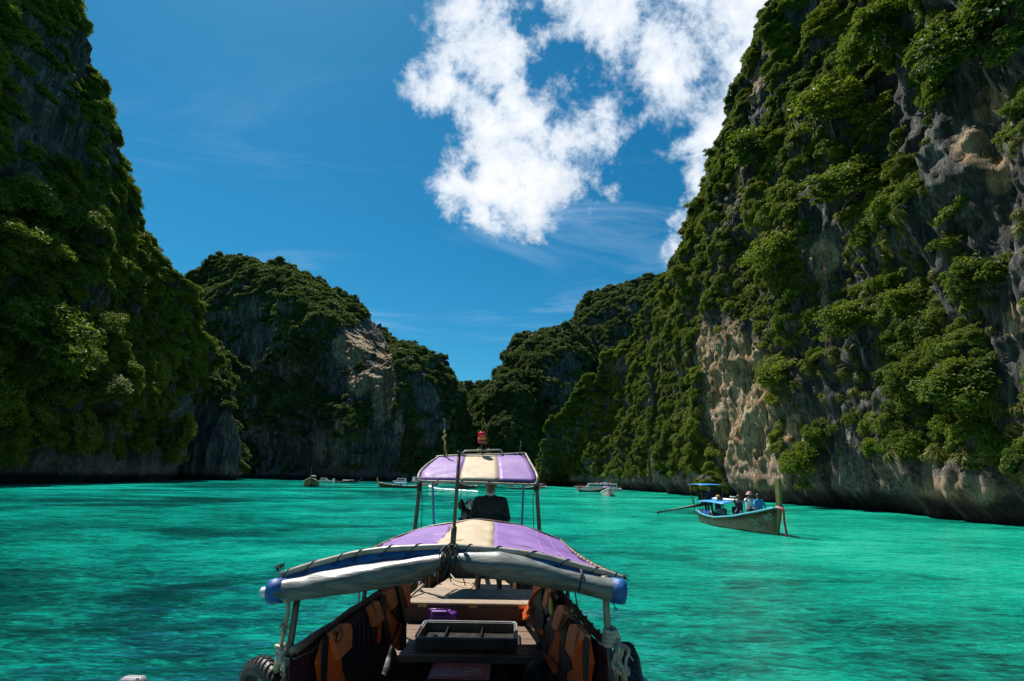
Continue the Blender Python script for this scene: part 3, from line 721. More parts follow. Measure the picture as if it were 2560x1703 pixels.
# ================================================================== WATER
def water_mesh():
    # polar fan: fine near the boat, coarse far away, so that every wave is about the size of a few pixels
    nr, na = 620, 760
    r_ = 1.2 * (900 / 1.2) ** (np.linspace(0, 1, nr) ** .92)
    th = np.linspace(R(-66), R(66), na); Rr, Th = np.meshgrid(r_, th, indexing='ij')
    x = Rr * np.sin(Th); y = Rr * np.cos(Th) - .8; p_ = np.stack([x.ravel(), y.ravel(), np.zeros(x.size)], 1); rr = Rr.ravel()
    cell = rr * .0105
    h = np.zeros(len(p_))
    for wl, am, ang, st in ((9.0, .06, 20, 2.2), (4.2, .045, -14, 2.0), (2.1, .026, 25, 1.9), (1.05, .015, -30, 1.7), (.55, .007, 12, 1.5), (.28, .0032, -20, 1.3)):
        a = R(ang); u = (p_[:, 0] * math.cos(a) + p_[:, 1] * math.sin(a)) / (wl * st); v = (-p_[:, 0] * math.sin(a) + p_[:, 1] * math.cos(a)) / wl
        n = fbm(np.stack([u + 3.1, v, np.full(len(u), wl)], 1), 2)
        n = (1 - np.abs(n) * 2.2) if wl < 5 else n * 1.6
        h += am * n * smooth(-cell / wl, -.55, -.12)
    p_[:, 2] = h - h.mean() 
    idx = np.arange(nr * na).reshape(nr, na); f = np.stack([idx[:-1, :-1], idx[:-1, 1:], idx[1:, 1:], idx[1:, :-1]], 2).reshape(-1, 4)[:, ::-1]
    # flat skirt carrying the sheet out behind and beside the fan
    return p_, f, p_[:, 2].copy()
WATER = bpy.data.materials.new('lagoon_water'); WATER.use_nodes = True
N = NT(WATER.node_tree)
pos = N.n('ShaderNodeNewGeometry').outputs['Position']
st = N.vmath('MULTIPLY', pos, (.62, 1.0, 1.0))
wrp = N.vmath('ADD', st, N.vmath('MULTIPLY', N.vmath('SUBTRACT', N.noise(pos, .22, 3, .5, out=1), (.5, .5, .5)), (4.0, 4.0, 0)))
p1 = N.noise(wrp, .042, 4, .55, .6)      # sea bed patches: sand and dark coral
p2 = N.noise(wrp, .17, 5, .62, .8)
xs = N.n('ShaderNodeSeparateXYZ', i={0: pos})
bias = N.sstep(xs.outputs[0], -4, 14, 0.0, .085)   # sandier bottom towards the right shore
bed_ripple_light = N.math('ADD', N.math('ADD', N.math('MULTIPLY', p1, .60), N.math('MULTIPLY', p2, .40)), bias)
s3 = N.noise(N.vmath('MULTIPLY', pos, (.5, 1.5, 1)), .9, 5, .65, 1.0)
s4 = N.noise(N.vmath('MULTIPLY', pos, (.45, 1.6, 1)), 3.2, 4, .6, 1.4)
bed_ripple_light = N.math('ADD', bed_ripple_light, N.math('ADD', N.math('MULTIPLY', N.math('SUBTRACT', s3, .5), .26), N.math('MULTIPLY', N.math('SUBTRACT', s4, .5), .30)))  # light and dark of the ripples painted into the bed colour
s5 = N.noise(N.vmath('MULTIPLY', pos, (.5, 1.5, 1)), 8.5, 3, .6, 1.8)  # finest ripple contrast, likewise put into the colour
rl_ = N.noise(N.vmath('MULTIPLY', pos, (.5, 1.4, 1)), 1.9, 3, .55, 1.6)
caustic_paint = N.sstep(N.math('ABSOLUTE', N.math('SUBTRACT', rl_, .5)), .045, .0, 0.0, .05)     # thin caustic lines of light, painted into the water colour
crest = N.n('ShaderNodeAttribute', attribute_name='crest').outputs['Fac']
bed_ripple_light = N.math('ADD', bed_ripple_light, N.math('ADD', N.math('MULTIPLY', N.math('SUBTRACT', s5, .5), .28), caustic_paint))
bed_ripple_light = N.math('ADD', bed_ripple_light, N.math('MULTIPLY', crest, .55))  # crests coloured lighter, troughs darker, standing in for light through the waves
bed_ripple_light = N.math('SUBTRACT', bed_ripple_light, .012)
wc = N.ramp(bed_ripple_light, [(.35, (.001, .018, .018)), (.435, (.001, .045, .040)), (.49, (.002, .105, .088)), (.545, (.002, .205, .160)), (.64, (.006, .30, .225)), (.76, (.05, .40, .31))])
gshift = N.sstep(xs.outputs[0], -10, 30, 0.0, .6)
wc = N.mixc(gshift, wc, N.mixc(1.0, wc, (1.6, .98, .78), 'MULTIPLY'))
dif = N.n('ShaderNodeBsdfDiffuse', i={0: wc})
b1 = N.noise(N.vmath('MULTIPLY', pos, (.7, 1.6, 1)), 2.6, 7, .62, .5)
b2 = N.noise(N.vmath('MULTIPLY', pos, (.55, 1.5, 1)), .7, 5, .6, .5)
dcam = N.n('ShaderNodeCameraData')
hh = N.math('ADD', N.math('MULTIPLY', b1, .35), N.math('MULTIPLY', b2, 1.0))
bp = N.n('ShaderNodeBump', i={'Strength': .6, 'Distance': .09, 'Height': hh})
N.link(bp.outputs[0], dif.inputs['Normal'])
gl = N.n('ShaderNodeBsdfGlossy', i={0: (1, 1, 1, 1), 'Roughness': .035}); N.link(bp.outputs[0], gl.inputs['Normal'])
fr = N.n('ShaderNodeFresnel', i={'IOR': 1.33}); N.link(bp.outputs[0], fr.inputs['Normal'])
fac = N.math('MINIMUM', N.math('MAXIMUM', N.math('MULTIPLY', N.math('SUBTRACT', fr.outputs[0], .038), .95), 0.0), .30)
ms = N.n('ShaderNodeMixShader', i={0: fac, 1: dif.outputs[0], 2: gl.outputs[0]})
N.n('ShaderNodeOutputMaterial', i={0: ms.outputs[0]})
wv, wf, wh = water_mesh()
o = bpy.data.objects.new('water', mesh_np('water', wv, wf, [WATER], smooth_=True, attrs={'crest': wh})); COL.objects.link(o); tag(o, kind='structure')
skirt = MB(); 
ring = 64
a0 = [(3000 * math.sin(2 * math.pi * k / ring), 3000 * math.cos(2 * math.pi * k / ring), -.25) for k in range(ring)]
skirt.add([(0, 0, -.25)] + a0, [(0, k + 1, (k + 1) % ring + 1)[::-1] for k in range(ring)])
tag(skirt.build('sea', WATER), kind='structure')
bed_ = MB(); bed_.add([(-3000, -3000, -6), (3000, -3000, -6), (3000, 3000, -6), (-3000, 3000, -6)], [(0, 1, 2, 3)])
tag(bed_.build('seabed', pmat('pale_sand', (.5, .45, .34), .9)), kind='structure')

# ================================================================== PEOPLE
class Fig:
    """collects capsules per layer and fuses each layer into one continuous surface"""
    def __init__(s): s.L = {}
    def cap(s, layer, a, b, ra, rb=None, n=12, flat=1.0):
        rb = ra if rb is None else rb; a, b = Vector(a), Vector(b); t = (b - a); l = t.length; t = t.normalized() if l > 1e-6 else Vector((0, 0, 1))
        pts = []; rad = []
        for k in (90, 60, 30): pts.append(a - t * ra * math.sin(R(k))); rad.append(max(ra * math.cos(R(k)), ra * .02))
        pts.append(a); rad.append(ra); pts.append(a.lerp(b, .5)); rad.append((ra + rb) / 2 * 1.02); pts.append(b); rad.append(rb)
        for k in (30, 60, 90): pts.append(b + t * rb * math.sin(R(k))); rad.append(max(rb * math.cos(R(k)), rb * .02))
        s.L.setdefault(layer, MB()).tube(pts, rad, n, flat=flat); return s
    def ell(s, layer, c, r3, rot=None, n=16):
        prof = [(math.cos(R(a)), math.sin(R(a))) for a in (-89, -70, -50, -30, -10, 10, 30, 50, 70, 89)]
        mb = MB(); mb.lathe(prof, n=n); M = Matrix.Diagonal(Vector(r3)); M = (rot @ M) if rot is not None else M
        s.L.setdefault(layer, MB()).add([M @ Vector(v) + Vector(c) for v in mb.v], mb.f); return s
def fuse(name, mb, mat_, voxel, parent, world=None, smooth_it=4):
    me = bpy.data.meshes.new(name); me.from_pydata(mb.v, [], mb.f); me.update()
    o = bpy.data.objects.new(name, me); COL.objects.link(o)
    rm = o.modifiers.new('r', 'REMESH'); rm.mode = 'VOXEL'; rm.voxel_size = voxel; rm.use_smooth_shade = True
    sm = o.modifiers.new('s', 'SMOOTH'); sm.factor = .5; sm.iterations = smooth_it
    dg = bpy.context.evaluated_depsgraph_get(); ev = bpy.data.meshes.new_from_object(o.evaluated_get(dg)); o.modifiers.clear()
    old = o.data; o.data = ev; ev.name = name; bpy.data.meshes.remove(old)
    ev.materials.clear(); ev.materials.append(mat_); shade(ev); o.parent = parent
    return o
SKIN = pmat('tanned_skin', (.20, .105, .062), .55, var=.12, bump=.05, scale=20)
SKIN_D = pmat('dark_tanned_skin', (.125, .065, .042), .55, var=.12, bump=.05, scale=20)
def hand(F, layer, w, d, side, up, s=1.0, curl=.5):
    """palm and five bent fingers; w wrist, d pointing direction, side thumb side, up back of the hand"""
    w, d, side, up = Vector(w), Vector(d).normalized(), Vector(side).normalized(), Vector(up).normalized()
    c = w + d * .045 * s
    for o_ in (-.028, -.01, .01, .028): F.cap(layer, w + side * o_ * .7 * s, c + d * .04 * s + side * o_ * s, .016 * s, .013 * s, 8)
    for o_, l in ((.032, .072), (.011, .08), (-.011, .074), (-.031, .058)):
        a = c + d * .045 * s + side * o_ * s; b = a + (d * math.cos(curl * .6) - up * math.sin(curl * .6)) * l * .5 * s
        e = b + (d * math.cos(curl * 1.8) - up * math.sin(curl * 1.8)) * l * .5 * s
        F.cap(layer, a, b, .0095 * s, .0088 * s, 7); F.cap(layer, b, e, .0088 * s, .0075 * s, 7)
    a = w + d * .03 * s + side * .03 * s; b = a + (side * .8 + d * .7).normalized() * .035 * s; F.cap(layer, a, b, .013 * s, .011 * s, 7); F.cap(layer, b, b + (d - up * .4).normalized() * .03 * s, .0105 * s, .009 * s, 7)
def head(F, c, face, s=1.0, up=(0, 0, 1), layer='skin'):
    """c centre of the head; face = direction looked in"""
    c, f, u = Vector(c), Vector(face).normalized(), Vector(up).normalized(); r = f.cross(u).normalized(); u = r.cross(f).normalized()
    rot = Matrix((r, f, u)).transposed()
    F.ell(layer, c + u * .02 * s, Vector((.076, .095, .10)) * s, rot); F.ell(layer, c - u * .05 * s + f * .02 * s, Vector((.058, .068, .068)) * s, rot)
    F.cap(layer, c + f * .088 * s + u * .012 * s, c + f * .108 * s - u * .018 * s, .009 * s, .015 * s, 8)      # nose
    F.cap(layer, c + f * .080 * s - u * .055 * s - r * .018 * s, c + f * .080 * s - u * .055 * s + r * .018 * s, .010 * s, n=8)  # lips
    F.cap(layer, c + f * .072 * s - u * .095 * s, c + f * .06 * s - u * .10 * s, .022 * s, n=8)                # chin
    for k in (-1, 1):
        F.cap(layer, c + r * k * .078 * s - u * .02 * s, c + r * k * .08 * s + u * .015 * s, .012 * s, .014 * s, 8)     # ear
        F.cap(layer, c + f * .083 * s + r * k * .012 * s + u * .035 * s, c + f * .075 * s + r * k * .05 * s + u * .036 * s, .009 * s, n=8)  # brow
    return r, f, u
def eyes(c, face, parent, s=1.0):
    c, f = Vector(c), Vector(face).normalized(); u = Vector((0, 0, 1)); r = f.cross(u).normalized(); u = r.cross(f)
    for k in (-1, 1):
        mb = MB(); p_ = c + f * .081 * s + r * k * .031 * s + u * .014 * s
        mb.lathe([(.001, -.011 * s), (.008 * s, -.008 * s), (.012 * s, 0), (.008 * s, .008 * s), (.001, .011 * s)], p_, 8)
        o = mb.build('eye', pmat('eye_dark', (.02, .015, .012), .2, bump=0), None, True); o.parent = parent
def person(label, loc, yaw, pose, cols, scale=1.0, voxel=.012, hat=None, hairc=(.012, .010, .010), camera=None, sleeves='long', group=None, skin=None, legs='long'):
    """pose: dict of joints in the person's own frame (x right, y forward, z up), feet or seat at z=0"""
    F = Fig(); j = {k: Vector(v) for k, v in pose.items() if k != 'look'}
    look = Vector(pose.get('look', (0, 1, -.05)))
    e = empty('person', loc, label, 'person', group); e.rotation_euler = (0, 0, yaw); e.scale = (scale,) * 3
    shirt, pants = cols; skin = skin or SKIN
    # torso
    pel, che, nek, hd = j['pelvis'], j['chest'], j['neck'], j['head']
    for lay, g in (('skin', 0), ('shirt', .014)):
        F.cap(lay, pel + Vector((0, 0, .04)), che, .115 + g, .135 + g, 16)
        for sx in (-1, 1):
            F.cap(lay, pel + Vector((sx * .06, 0, .02)), che + Vector((sx * .085, 0, .0)), .10 + g, .105 + g, 14)
        F.cap(lay, j['sh_l'] + (che - j['sh_l']) * .15, j['sh_r'] + (che - j['sh_r']) * .15, .062 + g, n=12)
        F.cap(lay, che + Vector((0, 0, .05)), nek - Vector((0, 0, .03)), .10 + g, .055 + g, 12)
    F.cap('skin', nek - Vector((0, 0, .05)), hd - Vector((0, 0, .04)), .055, .052, 12)
    r_, f_, u_ = head(F, hd, look)
    for sd, k in (('l', -1), ('r', 1)):
        sh, el, ha = j['sh_' + sd], j['el_' + sd], j['ha_' + sd]
        F.cap('skin', sh, el, .046, .038); F.cap('skin', el, ha, .038, .026)
        d = (ha - el).normalized(); side = d.cross(Vector((0, 0, 1))); side = side.normalized() if side.length > .1 else Vector((1, 0, 0))
        hand(F, 'skin', ha, d, Vector((-k, .2, .3)), Vector((0, .3, 1)) if abs(d.z) < .8 else Vector((0, 1, 0)), 1.0, .7)
        F.cap('shirt', sh, el if sleeves == 'long' else sh.lerp(el, .72), .064, .054)
        if sleeves == 'long': F.cap('shirt', el, ha.lerp(el, .06), .054, .038)
        hp, kn, an, to = j['hip_' + sd], j['kn_' + sd], j['an_' + sd], j['to_' + sd]
        F.cap('skin', hp, kn, .078, .052); F.cap('skin', kn, an, .052, .034); F.cap('skin', kn.lerp(an, .3) - Vector((0, .012, 0)), kn.lerp(an, .5), .05, .042)
        F.cap('skin', an, to, .034, .026); F.cap('skin', to - Vector((.02, 0, 0)), to + Vector((.02, 0, 0)), .022)
        F.cap('pants', pel, hp, .115, .10); F.cap('pants', hp, kn if legs == 'long' else hp.lerp(kn, .85), .098, .075 if legs == 'long' else .092)
        if legs == 'long': F.cap('pants', kn, an.lerp(kn, .1), .073, .055)
    F.ell('hair', hd + u_ * .035 - f_ * .018, Vector((.086, .100, .098)), Matrix((r_, f_, u_)).transposed())
    fuse('body', F.L['skin'], skin, voxel, e)
    fuse('shirt', F.L['shirt'], shirt, voxel * 1.2, e); fuse('shorts' if legs != 'long' else 'trousers', F.L['pants'], pants, voxel * 1.2, e)
    # hair: keep the face free
    hb = fuse('hair', F.L['hair'], pmat('black_hair', hairc, .5, bump=.4, bscale=60), voxel, e)
    bm = bmesh.new(); bm.from_mesh(hb.data)
    bmesh.ops.delete(bm, geom=[v for v in bm.verts if (v.co - hd).dot(f_) > .035 and (v.co - hd).dot(u_) < .065 or (v.co - hd).dot(u_) < -.05], context='VERTS')
    bm.to_mesh(hb.data); bm.free()
    eyes(hd, look, e)
    if hat:
        kind, hm, band = hat; mb = MB(); rot = Matrix((r_, f_, u_)).transposed(); c = hd + u_ * .06
        if kind == 'cap': prof = [(.10, .0), (.10, .03), (.085, .07), (.05, .092), (.002, .098)]
        else: prof = [(.175, -.035), (.178, -.028), (.108, .005), (.102, .05), (.088, .085), (.05, .095), (.002, .096)]
        mb.lathe(prof, c, 18, rot); ho = mb.build('hat', hm, None, True); ho.parent = e
        if band: b2 = MB(); b2.lathe([(.1095, .004), (.1085, .028), (.1055, .028), (.1055, .004)], c, 18, rot); bo = b2.build('hat_band', band, None, True); bo.parent = ho
    return e
STAND = dict(pelvis=(0, 0, .93), chest=(0, .0, 1.27), neck=(0, 0, 1.45), head=(0, .03, 1.59), sh_l=(-.18, 0, 1.38), sh_r=(.18, 0, 1.38), el_l=(-.25, -.02, 1.10), el_r=(.25, -.02, 1.10),
             ha_l=(-.22, .14, .90), ha_r=(.22, .14, .90), hip_l=(-.09, 0, .88), hip_r=(.09, 0, .88), kn_l=(-.11, .03, .48), kn_r=(.11, .03, .48), an_l=(-.12, 0, .07), an_r=(.12, 0, .07), to_l=(-.13, .14, .03), to_r=(.13, .14, .03))
SIT = dict(pelvis=(0, 0, .10), chest=(0, .04, .44), neck=(0, .05, .62), head=(0, .08, .76), sh_l=(-.18, .04, .55), sh_r=(.18, .04, .55), el_l=(-.25, .12, .30), el_r=(.25, .12, .30),
           ha_l=(-.16, .32, .22), ha_r=(.16, .32, .22), hip_l=(-.09, .04, .08), hip_r=(.09, .04, .08), kn_l=(-.14, .46, .14), kn_r=(.14, .46, .14), an_l=(-.13, .50, -.28), an_r=(.13, .50, -.28), to_l=(-.14, .64, -.32), to_r=(.14, .64, -.32))
def pose(base, **kw): d = dict(base); d.update(kw); return d

# ================================================================== OUR BOAT
WOOD_D = pmat('dark_wet_wood', (.115, .058, .026), .62, var=.45, scale=2.2, stretch=(.6, 6, 6), bump=.35, bscale=6, dirt=(.03, .022, .016))
WOOD_L = pmat('worn_deck_wood', (.30, .215, .14), .68, var=.4, scale=1.6, stretch=(.7, 9, 9), bump=.5, bscale=5, dirt=(.13, .10, .08), dirt_amt=.55)
WOOD_M = pmat('bench_wood', (.135, .078, .042), .66, var=.45, scale=1.8, stretch=(.7, 8, 8), bump=.45, bscale=5, dirt=(.08, .06, .045))
BAMBOO = pmat('weathered_bamboo', (.27, .21, .135), .5, var=.35, scale=9, bump=.2, dirt=(.09, .065, .04))
TUBE_C = pmat('cream_steel_tube', (.34, .30, .24), .38, var=.25, scale=14, bump=.06, dirt=(.26, .15, .08), dirt_amt=.55)
TUBE_B = pmat('brown_steel_tube', (.13, .095, .065), .42, .35, var=.4, scale=12, bump=.1, dirt=(.06, .04, .03))
PURPLE = pmat('purple_tarpaulin', (.175, .083, .30), .6, var=.13, scale=3.5, bump=.45, bscale=5, dirt=(.26, .18, .33), dirt_amt=.75)
CREAM = pmat('cream_tarpaulin', (.40, .315, .205), .62, var=.1, scale=2.5, bump=.45, bscale=5, dirt=(.33, .21, .11), dirt_amt=.7)
BLUE_T = pmat('blue_tarpaulin', (.008, .085, .27), .5, var=.3, scale=6, bump=.35, bscale=14)
BLUE_P = pmat('blue_paint', (.10, .33, .52), .45, var=.3, scale=8, dirt=(.3, .27, .2), dirt_amt=.4)
BLACK = pmat('black_cord', (.014, .014, .016), .7, var=.3)
ROPE = pmat('yellowed_rope', (.50, .42, .25), .85, var=.3, scale=20, bump=.9, bscale=90, stretch=(1, 1, 1))
ROPE_W = pmat('pale_rope', (.60, .54, .40), .85, var=.3, scale=20, bump=.9, bscale=90)
RUBBER = pmat('tyre_rubber', (.020, .020, .022), .5, var=.3, bump=.3, bscale=25)
MAROON = pmat('maroon_cloth', (.060, .010, .026), .8, var=.3, bump=.5, bscale=6, stretch=(5, 5, .6))
ORANGE = pmat('orange_vest', (.97, .145, .012), .66, var=.16, scale=5, bump=.75, bscale=11, dirt=(.70, .12, .012), dirt_amt=.3)
ORANGE_P = pmat('pale_orange_foam', (.95, .27, .09), .7, var=.12, scale=6, bump=.2, bscale=30)
VBLACK = pmat('black_webbing', (.013, .013, .017), .62, var=.4, bump=.5, bscale=18, stretch=(1, 1, .3))
YELLOW = pmat('yellow_strap', (.58, .62, .02), .6, var=.15)
CHROME = pmat('chrome', (.55, .55, .56), .22, .9, var=.25, bump=.04)
GREASE = pmat('greasy_black_metal', (.022, .021, .020), .42, .5, var=.4, bump=.25)

XC = lambda Y: -.305 - .038 * (Y - 3.2)
boat = empty('longtail_boat', (XC(4), 4, 0), 'longtail boat we ride in, purple and cream canopies, life jackets along both rails', 'boat')
HW = [(-2.4, .06), (-1.6, .38), (0, .78), (1.5, .98), (3.3, 1.07), (4.3, 1.0), (5.2, .95), (6.2, .88), (7.2, .80), (8.2, .66), (8.9, .52)]
HZ = [(-2.4, 2.1), (-1.6, 1.85), (0, 1.6), (1.5, 1.48), (3.3, 1.38), (4.3, 1.28), (5.2, 1.2), (6.2, 1.15), (7.2, 1.14), (8.2, 1.15), (8.9, 1.18)]
sec = [(0, 0), (.35, .02), (.62, .10), (.82, .30), (.93, .58), (.98, .82), (1, 1)]
ys = np.linspace(-2.4, 8.9, 46)
def hull_pt(Y, k, off=0.0):
    dn = smooth(np.array(float(Y)), 1.0, 2.6) * (1 - smooth(np.array(float(Y)), 5.2, 6.6)) * (1 if k < 0 else 0); w = max(.02, interp(Y, HW) - off - .13 * dn); z1 = interp(Y, HZ) - .24 * dn; z0 = -.35 + .35 * max(0, (1 - (Y + 2.4) / 2.2)) + .15 * max(0, (Y - 7) / 2) + off
    sgn = 1 if k >= 0 else -1; f, g = sec[abs(k)]
    return Vector((XC(Y) + sgn * w * f, Y, lerp(z0, z1, g)))
mb = MB(); mb.grid([[hull_pt(Y, k) for k in range(-6, 7)] for Y in ys], thick=.045)
mb.grid([[hull_pt(8.9, k).lerp(hull_pt(8.9, -k), t) for k in range(-6, 1)] for t in (0, .25, .5, .75, 1)], thick=.04)
mb.build('hull', WOOD_D, boat, True)
for sgn in (-1, 1):
    mb = MB(); mb.tube([hull_pt(Y, 6 * sgn) + V3(sgn * .012, 0, .02) for Y in np.linspace(-2.3, 8.9, 40)], .035, 8, flat=.8)
    mb.build('gunwale', BLUE_P, boat, True)
    for Y in np.arange(5.0, 8.8, .48):
        mb = MB(); mb.tube([hull_pt(Y, k * sgn, .06) for k in (2, 3, 4, 5, 6)], [.035, .035, .032, .03, .028], 6, flat=.7); mb.build('rib', WOOD_M, boat)
# stern rail
mb = MB(); mb.box((XC(8.9), 8.9, 1.2), (1.1, .09, .06)); mb.build('transom_rail', pmat('teal_paint', (.06, .30, .30), .5, var=.3), boat, bevel=.01)
mb = MB(); mb.hexa([V3(XC(-2.3) - .04, -2.1, 1.0), V3(XC(-2.3) + .04, -2.1, 1.0), V3(XC(-2.3) + .04, -2.5, 1.2), V3(XC(-2.3) - .04, -2.5, 1.2)],
                   [V3(XC(-2.3) - .05, -3.1, 3.0), V3(XC(-2.3) + .05, -3.1, 3.0), V3(XC(-2.3) + .05, -3.35, 3.0), V3(XC(-2.3) - .05, -3.35, 3.0)]); mb.build('prow', WOOD_M, boat, bevel=.02)
# foredeck under the photographer, stern deck, floor boards
def planks(Y0, Y1, n, z, w0=None, th=.03, mat_=WOOD_L, name='plank', gap=.008, zj=.003, xr=None):
    for i in range(n):
        a = lerp(Y0, Y1, i / n) + gap / 2; b = lerp(Y0, Y1, (i + 1) / n) - gap / 2; dz = random.uniform(-zj, zj)
        def xx(Y, s): return (XC(Y) + s * (interp(Y, HW) - .10 if w0 is None else w0)) if xr is None else (xr[0] if s < 0 else xr[1])
        mb = MB(); mb.hexa([V3(xx(a, -1), a, z - th + dz), V3(xx(a, 1), a, z - th + dz), V3(xx(b, 1), b, z - th + dz), V3(xx(b, -1), b, z - th + dz)],
                           [V3(xx(a, -1), a, z + dz), V3(xx(a, 1), a, z + dz), V3(xx(b, 1), b, z + dz), V3(xx(b, -1), b, z + dz)])
        mb.build(name, mat_, boat, bevel=.004, seg=1)
planks(-1.2, 2.2, 14, 1.02); planks(7.02, 8.86, 9, .95); planks(2.4, 5.1, 9, .25, mat_=WOOD_M, name='floor_board', w0=.6)
# raised box deck in front of the helmsman
BX0, BX1 = -1.13, .29
planks(6.2, 6.98, 3, 1.15, xr=(BX0, BX1 - .12), th=.028, name='deck_plank', gap=.010)
mb = MB(); mb.hexa([V3(BX1 - .112, 6.2, 1.12), V3(BX1 + .01, 6.2, 1.12), V3(BX1 + .01, 6.98, 1.12), V3(BX1 - .19, 6.98, 1.12)],
                   [V3(BX1 - .112, 6.2, 1.152), V3(BX1 + .01, 6.2, 1.152), V3(BX1 + .01, 6.98, 1.152), V3(BX1 - .19, 6.98, 1.152)]); mb.build('side_board', WOOD_L, boat)
mb = MB(); mb.box(((BX0 + BX1) / 2, 6.225, 1.035), (BX1 - BX0, .03, .165)); mb.build('box_front', WOOD_D, boat, bevel=.004)
mb = MB(); mb.box(((BX0 + BX1) / 2, 6.96, 1.035), (BX1 - BX0, .03, .165)); mb.build('box_back', WOOD_D, boat)
BRASS = pmat('worn_brass', (.42, .27, .12), .45, .6, var=.4)
for px in (1056, 1182, 1308):
    c = P(px, 1516, 6.2); mb = MB(); mb.box((c.x, 6.205, 1.125), (.10, .012, .035)); mb.tube([V3(c.x - .05, 6.196, 1.146), V3(c.x + .05, 6.196, 1.146)], .006, 6); mb.build('hinge', BRASS, boat)
# bench platform
planks(5.19, 6.2, 4, .95, mat_=WOOD_M, name='bench_plank', th=.03, w0=.86)
mb = MB(); mb.box((XC(5.2), 5.175, .918), (1.78, .03, .06)); mb.build('bench_edge', WOOD_L, boat, bevel=.005)
for x in (-.55, .1, .55):
    mb = MB(); mb.box((XC(5.2) + x, 5.21, .57), (.07, .05, .62)); mb.build('bench_leg', WOOD_D, boat)
planks(4.28, 4.70, 2, .905, mat_=WOOD_M, name='thwart_plank', th=.035, w0=.9)

# ---- front canopy ---------------------------------------------------
YF, YR = 3.2, 6.0
farc = spline([P(x, y, YF) for x, y in ((699, 1440), (756, 1419), (840, 1396), (889, 1384), (967, 1373), (1040, 1369), (1129, 1366), (1180, 1370), (1262, 1376), (1360, 1391), (1447, 1415), (1519, 1433), (1558, 1447))], 6)
rarc = spline([P(x, y, YR) for x, y in ((985, 1346), (1033, 1329), (1080, 1316), (1130, 1308), (1190, 1300), (1240, 1304), (1300, 1314), (1350, 1330), (1402, 1351))], 6)
def at_x(arc, x):
    for a, b in zip(arc, arc[1:]):
        if (a.x <= x <= b.x): return a.lerp(b, (x - a.x) / (b.x - a.x))
    return arc[0].copy() if x < arc[0].x else arc[-1].copy()
f1, f2 = P(1074, 1366, YF).x, P(1233, 1374, YF).x; r1_, r2_ = P(1131, 1308, YR).x, P(1236, 1304, YR).x
nrow = 44
def panel(xa0, xa1, xb0, xb1, n=20):
    rows = []
    for i in range(nrow + 1):
        t = i / nrow; row = []
        for j in range(n + 1):
            s = j / n; a = at_x(farc, lerp(xa0, xa1, s)); b = at_x(rarc, lerp(xb0, xb1, s)); p_ = a.lerp(b, t)
            wx = (lerp(xa0, xa1, s) - farc[0].x) / (farc[-1].x - farc[0].x); ed = math.exp(-wx * 9) + math.exp(-(1 - wx) * 9) + .5 * math.exp(-t * 7)
            p_.z += -.045 * math.sin(math.pi * t) + .007 * ed * math.sin(t * 47 + wx * 31) + .010 * math.sin(9 * s + 5 * t) * math.sin(math.pi * t) + .006 * math.sin(23 * t + 8 * s)
            row.append(p_)
        rows.append(row)
    return rows
mb = MB(); mb.grid(panel(farc[0].x, f1, rarc[0].x, r1_), thick=.006); mb.grid(panel(f2, farc[-1].x, r2_, rarc[-1].x), thick=.006)
fc = mb.build('front_canopy', PURPLE, boat, True)
mb = MB(); mb.grid(panel(f1, f2, r1_, r2_, 8), thick=.006); mb.build('cream_panel', CREAM, fc, True)
mb = MB(); mb.tube(farc, .0165, 12); mb.build('canopy_bow', TUBE_C, boat, True)
mb = MB(); mb.tube(rarc, .013, 8); mb.build('canopy_bow', TUBE_B, boat, True)
for t in (.36, .68):
    mb = MB(); mb.tube([at_x(farc, lerp(farc[0].x, farc[-1].x, k / 16)).lerp(at_x(rarc, lerp(rarc[0].x, rarc[-1].x, k / 16)), t) - V3(0, 0, .06) for k in range(17)], .012, 8); mb.build('canopy_bow', TUBE_B, boat, True)
for k in (0, -1):
    pts = [farc[k].lerp(rarc[k], t) + V3(0, 0, -.035 * math.sin(math.pi * t)) for t in np.linspace(-.0, 1, 14)]
    mb = MB(); mb.tube(pts, [.012 + .002 * (i % 2) for i in range(14)], 8); mb.build('edge_pole', BAMBOO, boat, True)
    mb = MB()
    for t in np.linspace(.03, .97, 18):
        c = farc[k].lerp(rarc[k], t) + V3(0, 0, -.035 * math.sin(math.pi * t)); th = np.linspace(0, 2 * math.pi, 8)
        mb.tube([c + V3(.017 * math.cos(a), .012 * math.sin(a * .5), .017 * math.sin(a)) for a in th], .0032, 5)
    mb.build('edge_lashing', BLACK, boat)
# seams and repairs on the purple cloth
mb = MB()
for x0, x1 in ((.30, .17), (.36, .24)):
    pts = []
    for t in np.linspace(.12, .93, 12):
        s = lerp(x1, x0, t) + .55; a = at_x(farc, lerp(farc[0].x, farc[-1].x, s + .05)); b = at_x(rarc, lerp(rarc[0].x, rarc[-1].x, s)); q = a.lerp(b, t); q.z += -.045 * math.sin(math.pi * t) + .009; pts.append(q)
    mb.tube(pts, .0028, 5, flat=.5)
mb.build('seam', pmat('stained_seam', (.42, .22, .28), .8), fc)
